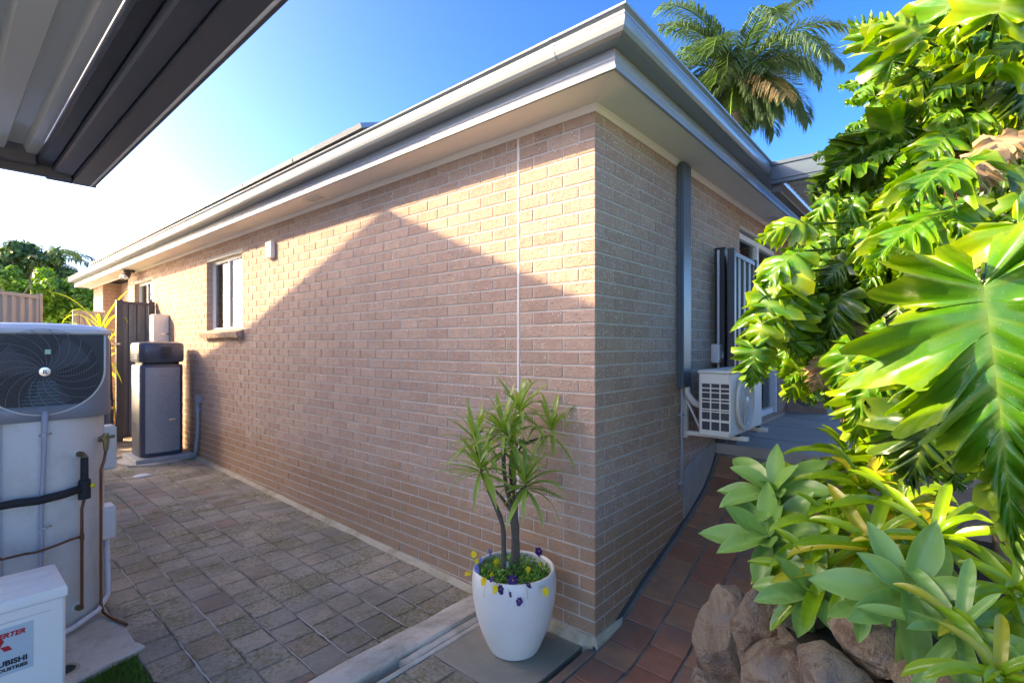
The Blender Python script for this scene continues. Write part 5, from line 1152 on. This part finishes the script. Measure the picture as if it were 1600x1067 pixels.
# ------------------------------------------------------------------ rockery
def rock(c, sx_, sy_, sz_, seed, label, rot=0, cuts=9):
    r = random.Random(seed); bm = bmesh.new(); bmesh.ops.create_icosphere(bm, subdivisions=5, radius=1)
    pls = [(Vector((r.uniform(-1, 1), r.uniform(-1, 1), r.uniform(-.6, 1))).normalized(), r.uniform(.52, .84)) for k in range(cuts + 9)]
    o_ = Vector((r.uniform(0, 50), r.uniform(0, 50), r.uniform(0, 50)))
    for v in bm.verts:
        p_ = v.co.copy()
        for n_, d_ in pls:
            e = p_.dot(n_) - d_
            if e > 0: p_ -= n_ * e * .92
        n1 = noise.fractal(p_ * 1.6 + o_, 1.0, 2.0, 4); n2 = noise.ridged_multi_fractal(Vector((p_.x * 2.2, p_.y * 2.2, p_.z * 5.5)) + o_, 1.0, 2.0, 5, 1.0, 2.0)
        p_ *= 1 + .06 * n1 + .045 * (n2 - 1); v.co = Vector((p_.x * sx_, p_.y * sy_, p_.z * sz_))
    me = bpy.data.meshes.new("rock"); bm.to_mesh(me); bm.free()
    for p_ in me.polygons: p_.use_smooth = True
    me.set_sharp_from_angle(angle=rad(22)); o = obj("rock", me, "rock"); o.location = c; o.rotation_euler = (r.uniform(-.15, .15), r.uniform(-.15, .15), rot); return tag(o, label, "rock", "rocks edging the garden bed")
rock(tuple(at(1132, 1000, 2.62)), .17, .20, .30, 41, "tall leaning brown rock at the left end of the rockery beside the tiled path", .5)
rock(tuple(at(1178, 985, 2.45)), .16, .18, .22, 42, "grey streaked rock wedged behind the tall leaning one", 1.2)
rock(tuple(at(1205, 1050, 2.2)), .20, .20, .18, 43, "squat brown and pale rock low in front of the rockery", .2)
rock(tuple(at(1255, 985, 2.25)), .17, .17, .15, 44, "rock spotted with pale lichen in the middle of the rockery", 2.1)
rock(tuple(at(1365, 1000, 1.95)), .25, .20, .155, 45, "broad layered brown rock under the large agave", .75)
rock(tuple(at(1320, 1090, 1.8)), .24, .2, .16, 46, "wet grey green rock at the bottom edge below the layered one", .3)
rock(tuple(at(1500, 1090, 1.6)), .26, .2, .15, 47, "pale brown rock at the bottom right corner", 1.0)
rock(tuple(at(1105, 1085, 2.3)), .16, .12, .10, 48, "flat reddish rock at the bottom beside the path tiles", .6)
# planting bed behind the rocks
bed = MB(); nx, ny = 26, 20; V_ = []
for i in range(nx + 1):
    for j in range(ny + 1):
        u = i / nx; v = j / ny; base_ = at(1150, 900, 2.95).lerp(at(1250, 800, 4.3), v); far_ = at(1300, 1080, 1.75).lerp(at(2300, 700, 2.8), v)
        p_ = base_.lerp(far_, u); p_.z = (.02 + .62 * math.sin(min(1, u * 1.5 + v * .3) * math.pi / 2)) * min(1, u * 3 + .15) + .05 * noise.noise(p_ * 3) - .16; V_.append(p_)
bed.add(V_, [(i * (ny + 1) + j, (i + 1) * (ny + 1) + j, (i + 1) * (ny + 1) + j + 1, i * (ny + 1) + j + 1) for i in range(nx) for j in range(ny)])
struct("garden_bed", bed, "soil", True)
bed2 = MB().box(3.3, CX + 6, -2.6, .25, -.4, .40); struct("garden_soil", bed2, "soil")

# ------------------------------------------------------------------ leaf meshes
def broad_leaf(name, L_, W, tipp, base_w, cup, bend, wav, seed, n=14, mid=.45, thick=0):
    """agave / bromeliad style leaf along +x, lateral y, up z"""
    r = random.Random(seed); v = []; f = []; at_ = []; K = 6; ph = r.uniform(0, 6)
    ang = 0; p = Vector((0, 0, 0))
    for i in range(n + 1):
        t_ = i / n
        w = W * (base_w + (1 - base_w) * math.sin(math.pi / 2 * min(1, t_ / mid)) ** 1.1) if t_ < mid else W * (max(0, 1 - ((t_ - mid) / (1 - mid)) ** tipp))
        for j in range(K + 1):
            s_ = -1 + 2 * j / K; y = s_ * w; z = cup * (abs(s_) ** 1.5) * w + wav * (abs(s_) ** 2) * math.sin(t_ * 11 + ph + (1.3 if s_ > 0 else 0)) * W
            v.append((p.x - z * math.sin(-ang) , y, p.z + z * math.cos(ang))); at_.append((abs(s_) ** 6 * .8 + (.5 if t_ > .96 else 0), max(0, .5 - abs(s_) * 2) * .5, 0, 1))
        p = p + Vector((math.cos(ang), 0, -math.sin(ang))) * (L_ / n); ang += bend / n
    for i in range(n):
        for j in range(K): a = i * (K + 1) + j; f.append((a, a + K + 1, a + K + 2, a + 1))
    me = bpy.data.meshes.new(name); me.from_pydata(v, [], f)
    for q in me.polygons: q.use_smooth = True
    leaf_attr(me, lambda i: at_[i]); return me
def split_leaf(name, L_, W, nl, seed, per=10, K=4, sinus=.38, bend=.6, ruf=.05, droop=.35, sub=.14, tp=1.45, sg=.25, lp=.75):
    """deeply lobed philodendron blade: +x towards the tip, y lateral, z up"""
    r = random.Random(seed); v = []; f = []; at_ = []; Nn = nl * per
    amps = {s: [r.uniform(.82, 1.12) for _ in range(nl + 1)] for s in (-1, 1)}; ph = r.uniform(0, 6)
    def rib(a): # position on the rib for length a
        th_ = bend * a / L_; return Vector((L_ * math.sin(th_) / bend if bend else a, 0, -L_ * (1 - math.cos(th_)) / bend if bend else 0)), th_
    for side in (-1, 1):
        o = len(v); off = r.uniform(0, .35)
        for i in range(Nn + 1):
            t_ = i / Nn; a_ = L_ * max(0, (t_ - .14) / .86) ** 1.05; c, th_ = rib(a_)
            Mt = W * (.62 + .38 * math.sin(min(1, t_ / .28) * math.pi / 2)) * (1 if t_ < .28 else (1 - ((t_ - .28) / .72) ** tp * .93))
            x = t_ * nl; k = min(int(x), nl - 1); fr_ = x - k; lob = abs(math.sin(math.pi * fr_)) ** lp
            sn = min(.85, sinus + sg * max(0, t_ - .3)); m_ = Mt * (sn + (1 - sn) * lob) * amps[side][k]
            m_ *= 1 + sub * math.sin(fr_ * math.pi * 6 + k) * lob + .03 * math.sin(i * 2.9 + ph)
            if i == Nn: m_ = .001
            ang = rad(150 - 92 * min(1, t_ / .3)) if t_ < .3 else rad(58 - 40 * ((t_ - .3) / .7))
            ang += (fr_ - .5) * .30 * -1 + rad(6) * math.sin(k * 2 + side)
            for j in range(K + 1):
                w_ = j / K; d_ = m_ * w_; fx = math.cos(ang) * d_ + .10 * Mt * w_ * w_ * (1 if t_ > .2 else 0); ly = math.sin(ang) * d_
                # fold, droop of the sides, ruffled margins, raised lobe channels
                h = .10 * d_ - droop * (d_ ** 2) / W + ruf * (w_ ** 2) * math.sin(fr_ * 2 * math.pi * 1.5 + k * 1.9 + ph + side) + .022 * W * math.cos(2 * math.pi * fr_) * math.sin(w_ * math.pi) * -1
                P_ = c + Vector((math.cos(th_) * fx + math.sin(th_) * h, side * ly, -math.sin(th_) * fx + math.cos(th_) * h))
                v.append(tuple(P_)); vein = max(0, 1 - abs(fr_ - .5) * (13 if per > 12 else 4.5)) * (1 - w_) ** .5 * .75
                if j == 0: vein = 1
                at_.append((w_ if w_ > .5 else 0, vein, 0, 1))
        for i in range(Nn):
            for j in range(K):
                a = o + i * (K + 1) + j; q = (a, a + K + 1, a + K + 2, a + 1); f.append(q if side > 0 else q[::-1])
    me = bpy.data.meshes.new(name); me.from_pydata(v, [], f)
    for q in me.polygons: q.use_smooth = True
    leaf_attr(me, lambda i: at_[i]); return me
def frame_mat(o, d, n, s=1.0):
    d = d.normalized(); y = n.cross(d).normalized(); z = d.cross(y)
    return Matrix(((d.x * s, y.x * s, z.x * s, o.x), (d.y * s, y.y * s, z.y * s, o.y), (d.z * s, y.z * s, z.z * s, o.z), (0, 0, 0, 1)))
def inst(name, me, mat, parent, mtx):
    o = bpy.data.objects.new(name, me); COL.objects.link(o); o.parent = parent
    m = Matrix.Identity(4); ch = []; q = parent
    while q is not None: ch.append(q); q = q.parent
    for c in reversed(ch): m = m @ c.matrix_parent_inverse @ c.matrix_basis
    o.matrix_parent_inverse = m.inverted(); o.matrix_basis = mtx
    if not me.materials: me.materials.append(M[mat])
    o.material_slots[0].link = 'OBJECT'; o.material_slots[0].material = M[mat]; return o
CAMV = lambda r, u, t: (RT * r + UP * u - FW * t)     # direction: right, up, towards the viewer

# agaves
ag_m = [broad_leaf("agave_leaf", 1, .185, 1.9, .38, .35, b_, .03, 60 + i, 14, .52) for i, b_ in enumerate((.15, .45, .75, -.15))]
def rosette(name, c, up, L_, n, label, cat, meshes, mat, leafname, group, seed, spread=(.15, 1.35), mats=None, wid=1):
    r = random.Random(seed); t = root(name, tuple(c), label, cat, group); up = up.normalized(); a1 = up.cross(Vector((.3, 1, .1))).normalized(); a2 = up.cross(a1)
    for k in range(n):
        a = k * 2.39996 + r.uniform(-.15, .15); el = spread[1] + (spread[0] - spread[1]) * ((k + .5) / n) ** .8      # first leaves upright
        d = (a1 * math.cos(a) + a2 * math.sin(a)) * math.cos(el) + up * math.sin(el); s_ = L_ * (.55 + .5 * min(1, (k + 2) / (n * .6))) * r.uniform(.88, 1.08)
        mm = frame_mat(c + d * .02 * L_ - up * (.10 * L_ * k / n), d, up + d * .2, s_) @ Matrix.Diagonal((1, wid, 1, 1))
        inst(leafname, meshes[r.randrange(len(meshes))], mat if not mats or r.random() > .16 else mats, t, mm)
    obj("stem", MB().tube([c + Vector((0, 0, -.32)) - up * .05, c - up * .02, c + up * .06 * L_], [.022, .024, .008], 8), mat, t, True)
    return t
AG = "agave rosettes along the rockery"
rosette("agave", at(1420, 925, 1.72), CAMV(-.12, .55, .85), .26, 11, "largest pale green agave rosette, low in the foreground above the layered rock", "agave", ag_m, "agave", "agave_leaf", AG, 1, (-.05, .85))
rosette("agave", at(1210, 768, 2.65), CAMV(-.45, .8, .4), .30, 13, "highest agave rosette, leaning over the tiled path near the patio slab", "agave", ag_m, "agave", "agave_leaf", AG, 2, (-.05, 1.25))
rosette("agave", at(1200, 838, 2.50), CAMV(-.55, .7, .45), .30, 13, "second agave rosette down beside the path, its leaves reaching furthest left", "agave", ag_m, "agave", "agave_leaf", AG, 3, (-.05, 1.2))
rosette("agave", at(1266, 925, 2.15), CAMV(-.3, .8, .6), .22, 11, "small agave rosette resting on the lichen spotted rock", "agave", ag_m, "agave", "agave_leaf", AG, 4, (-.05, 1.2))
rosette("agave", at(1352, 942, 1.88), CAMV(-.3, .7, .6), .16, 10, "smallest agave rosette tucked just left of the largest", "agave", ag_m, "agave", "agave_leaf", AG, 5, (-.05, 1.2))
# bromeliads
br_m = [broad_leaf("bromeliad_leaf", 1, .085, 3.2, .75, .5, b_, .03, 70 + i, 14, .55) for i, b_ in enumerate((.7, 1.1, 1.5, .4))]
BR = "bromeliads packed behind the rocks"
brs = [(1300, 800, 2.35, "bromeliad in the thick of the clump right of the upper agaves"), (1262, 742, 2.75, "bromeliad nearest the patio slab"), (1345, 735, 2.45, "bromeliad directly under the hanging split leaves"), (1290, 870, 2.2, "glossy bromeliad just above the small agave"), (1365, 830, 2.05, "bromeliad with long arching straps behind the largest agave"), (1405, 770, 2.2, "bromeliad half in shade left of the giant leaf"), (1330, 690, 2.8, "bromeliad at the back under the dead hanging leaves"), (1460, 815, 1.9, "bromeliad tucked behind the tip of the giant leaf"), (1240, 820, 2.55, "bromeliad between the two agaves by the path"), (1500, 960, 1.55, "dark bromeliad right of the largest agave"), (1560, 1030, 1.35, "yellow green bromeliad in the bottom right corner"), (1590, 900, 1.6, "bromeliad at the right edge beneath the giant leaf"), (1390, 700, 2.6, "upright bromeliad in deep shade under the vine")]
for i, (x_, y_, d_, lb_) in enumerate(brs):
    rosette("bromeliad", at(x_, y_ + 25, d_), CAMV(random.Random(i).uniform(-.5, .1), .85, .35), (.33 if i < 10 else .30) * (1.0 if d_ > 2 else .8), 15, lb_, "bromeliad", br_m, "brom" if i not in (9,) else "agave", "bromeliad_leaf", BR, 80 + i, (-.1, 1.35), "bromy")

# split leaf philodendron
hi = [split_leaf("split_leaf", 1, .39, 10, 101, 22, 10, .42, .20, .10, .25, .20, .85, .50, .6), split_leaf("split_leaf", 1, .50, 8, 102, 16, 6, .26, .7, .09, .45, .20)]
lo = [split_leaf("split_leaf", 1, W_, nl_, 110 + i, 9, 4, sn_, bd_, rf_, dp_, .2) for i, (W_, nl_, sn_, bd_, rf_, dp_) in enumerate(((.50, 7, .20, 1.0, .12, .6), (.55, 8, .18, .7, .14, .5), (.46, 6, .24, 1.4, .12, .8), (.55, 7, .18, .9, .15, .6), (.42, 6, .26, 1.7, .14, .9)))]
ph = root("philodendron", tuple(at(1560, 760, 2.3)), "huge split leaf philodendron filling the right side with glossy ruffled leaves", "philodendron")
rp = random.Random(77); stemb = at(1570, 800, 2.5); stem_t = at(1560, 330, 2.9)
obj("trunk", MB().tube(smooth_pts([stemb + Vector((0, 0, -.6)), stemb, at(1540, 600, 2.6), stem_t, at(1600, 100, 2.9)]), .05, 10), "pbark", ph, True)
def put(px, py, d, dr_, nr_, s_, mat='philo', me=None, pet=True):
    o = at(px, py, d); dv = CAMV(*dr_).normalized(); nv = CAMV(*nr_)
    l_ = inst("split_leaf", me or rp.choice(lo), mat, ph, frame_mat(o, dv, nv, s_))
    if pet:
        a_ = at(1540, 330 + (py - 300) * .75, d + .45).lerp(o, .25); b_ = o.lerp(a_, .4) + Vector((0, 0, .10)) * s_
        q = MB().tube(smooth_pts([a_, b_, o - dv * .01], 6), [.009, .008, .007, .006, .006, .006, .005], 5); obj("petiole", q, "philod" if mat != 'dead' else 'dead', l_, True)
    return l_
# the giant leaf
put(1537, 447, 1.30, (.05, -1, .10), (-.50, .20, .85), .71, 'philo', hi[0])
put(1500, 250, 1.75, (-.75, -.25, .35), (-.6, .7, .5), .34, 'philo', hi[1])
put(1590, 350, 1.35, (.1, -.5, .35), (-.6, .6, .6), .30, 'philoy', hi[1])
put(1470, 330, 1.8, (-.85, -.30, .2), (-.6, .7, .5), .34, 'philo', hi[1])
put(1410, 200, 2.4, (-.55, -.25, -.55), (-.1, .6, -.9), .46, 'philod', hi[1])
put(1560, 110, 2.1, (-.7, .25, .3), (-.1, .8, .5), .36, 'philoy', hi[1])
put(1500, 520, 1.5, (-.75, -.55, .25), (-.6, .6, .6), .31, 'philo', hi[1])
# left silhouette of the plant by height
edge = [(-60, 1500), (0, 1420), (60, 1370), (120, 1335), (200, 1300), (260, 1265), (320, 1240), (380, 1215), (440, 1190), (500, 1180), (560, 1190), (620, 1290), (700, 1400)]
def edge_x(y):
    for (ya, xa), (yb, xb) in zip(edge, edge[1:]):
        if ya <= y <= yb: return xa + (xb - xa) * (y - ya) / (yb - ya)
    return 1400
cnt = 0
for layer in range(3):
    y = -40
    while y < 650:
        ex = edge_x(y); x = ex + 72 + layer * 26 + rp.uniform(-20, 20)
        while x < 1660:
            u = (x - ex) / 400; d = 2.75 - .75 * min(1, u) + layer * .35 + rp.uniform(-.12, .12) - (.15 if y > 300 else 0)
            near_giant = (x > 1390 and y > 470 and layer == 0)
            if not near_giant:
                droop = -.35 - .4 * max(0, y - 200) / 400 + rp.uniform(-.35, .25); lf = -.85 + .35 * min(1, u) + rp.uniform(-.35, .3)
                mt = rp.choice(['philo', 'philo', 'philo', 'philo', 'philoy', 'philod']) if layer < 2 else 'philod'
                if (x - 1550) ** 2 + (y - 235) ** 2 < 45 ** 2 or ((x - 1330) ** 2 + (y - 560) ** 2 < 55 ** 2 and layer == 0): mt = 'dead'
                put(x, y, d, (lf, droop, rp.uniform(0, .5)), (rp.uniform(-1.0, .05), .70 + rp.uniform(-.2, .3), .55 + rp.uniform(-.3, .3)), (rp.uniform(.17, .27) if rp.random() < .8 else rp.uniform(.27, .34)) if mt != 'dead' else rp.uniform(.12, .18), mt, None, layer < 1); cnt += 1
            x += rp.uniform(40, 58) * (1 if layer < 2 else 1.25)
        y += 50 if layer < 2 else 62
# the arm of leaves hanging over the air conditioner, and leaves above
for (x_, y_, d_, dr_, s_, m_) in [(1262, 350, 2.35, (-.9, .10, .2), .24, 'philoy'), (1245, 395, 2.3, (-.8, -.4, .3), .30, 'philo'), (1222, 430, 2.28, (-.6, -.8, .3), .30, 'philoy'), (1205, 470, 2.25, (-.45, -.9, .2), .28, 'philo'), (1190, 505, 2.22, (-.35, -1, .2), .25, 'philoy'), (1178, 545, 2.2, (-.1, -1, .1), .20, 'philo'), (1230, 480, 2.3, (-.2, -1, .2), .28, 'philo'), (1250, 455, 2.35, (-.3, -.9, .3), .32, 'philo'), (1215, 450, 2.4, (-.7, -.6, .0), .26, 'philo'),
                                  (1330, 540, 2.1, (-.5, -.85, .3), .26, 'philo'), (1360, 600, 1.95, (-.4, -.9, .3), .28, 'philoy'), (1300, 560, 2.3, (-.7, -.6, .2), .18, 'dead'), (1335, 600, 2.2, (-.5, -.8, .2), .16, 'dead'), (1420, 610, 1.8, (-.5, -.85, .3), .30, 'philo'), (1400, 545, 1.85, (-.8, -.5, .3), .34, 'philo'), (1450, 640, 1.7, (-.3, -1, .2), .30, 'philod'),
                                  (1440, 60, 2.2, (-.6, .65, .1), .30, 'philoy'), (1480, 20, 2.2, (-.2, .8, .1), .34, 'philo'), (1560, 20, 2.0, (.1, .7, .3), .34, 'philoy'), (1395, 95, 2.35, (-.55, .6, .1), .30, 'philo'), (1560, 215, 1.9, (-.6, -.6, .4), .17, 'dead'), (1535, 240, 1.85, (-.3, -.9, .4), .16, 'dead'), (1510, 260, 1.85, (-.7, -.5, .4), .15, 'dead')]:
    put(x_, y_, d_, dr_, (rp.uniform(-1.0, -.2), .55, .7), s_, m_, None, True); cnt += 1
ph_n = sum(1 for o_ in bpy.data.objects if o_.name.startswith("split_leaf")); print("split leaves", ph_n, "things", len(bpy.data.objects))
# small leaves filling the depth of the plant, joined
lm = MB(); lat = []; fr_ = random.Random(5)
small = [split_leaf("split_leaf", 1, .52, 6, 200 + i, 6, 2, .20, b_, .13, .6, .1) for i, b_ in enumerate((.8, 1.3, 1.7))]
sm_at = [[tuple(d_.color) for d_ in m_.color_attributes["lf"].data] for m_ in small]
for k in range(950):
    y = fr_.uniform(-40, 720); x = fr_.uniform(edge_x(min(699, max(-60, y))) + 28, 1680); d = 2.55 - .5 * min(1, (x - edge_x(min(699, max(-60, y)))) / 400) + fr_.uniform(0, .7)
    if x > 1380 and y > 440 and d < 1.9: continue
    q = fr_.randrange(3); m4 = frame_mat(at(x, y, d), CAMV(fr_.uniform(-1.1, .1), fr_.uniform(-.9, .3), fr_.uniform(-.1, .6)).normalized(), CAMV(fr_.uniform(-1.1, .0), fr_.uniform(.4, 1), fr_.uniform(.1, .9)), fr_.uniform(.10, .19))
    lm.add([m4 @ v_.co for v_ in small[q].vertices], [tuple(p_.vertices) for p_ in small[q].polygons]); lat += sm_at[q]
lme = lm.mesh("small_leaves", True, False); leaf_attr(lme, lambda i: lat[i]); obj("small_leaves", lme, "philo", ph, kind='stuff')
# dark boundary fence behind the planting
colorbond("boundary_fence", (4, -2.3, .3), "dark ribbed steel boundary fence almost hidden behind the planting on the right", "fence", (1.2, -2.45), (9, -2.45), .3, 2.15, "dark_steel", "mid_steel", "dark_steel", nribs=30)

# a few fallen leaves lying on the paving and the slab
fr2 = random.Random(19)
spots = [(0.95, 3.3, "small curled brown leaf on the paving nearest the grass patch"), (1.75, 3.9, "fallen brown leaf in the middle of the paving"), (2.42, 4.6, "fallen leaf lying against the foot of the long wall"), (1.25, 5.2, "fallen leaf on the far part of the paving"), (2.44, 1.98, "dry leaf on the concrete slab between the pot and the wall")]
for (x, y, lb_) in spots:
    z = gz(y) + .006 if y > 2.5 else -.088
    mb = MB(); a = fr2.uniform(0, 6.28); strap(mb, Vector((x, y, z)), Vector((math.cos(a), math.sin(a), .05)), Vector((0, 0, 1)), fr2.uniform(.035, .06), .011, -.2, 5)
    me = mb.mesh("fallen_leaf", True, False); leaf_attr(me, lambda i: (.2, .3 if i % 3 == 1 else 0, 0, 1)); tag(obj("fallen_leaf", me, "dead"), lb_, "leaf", "fallen leaves")
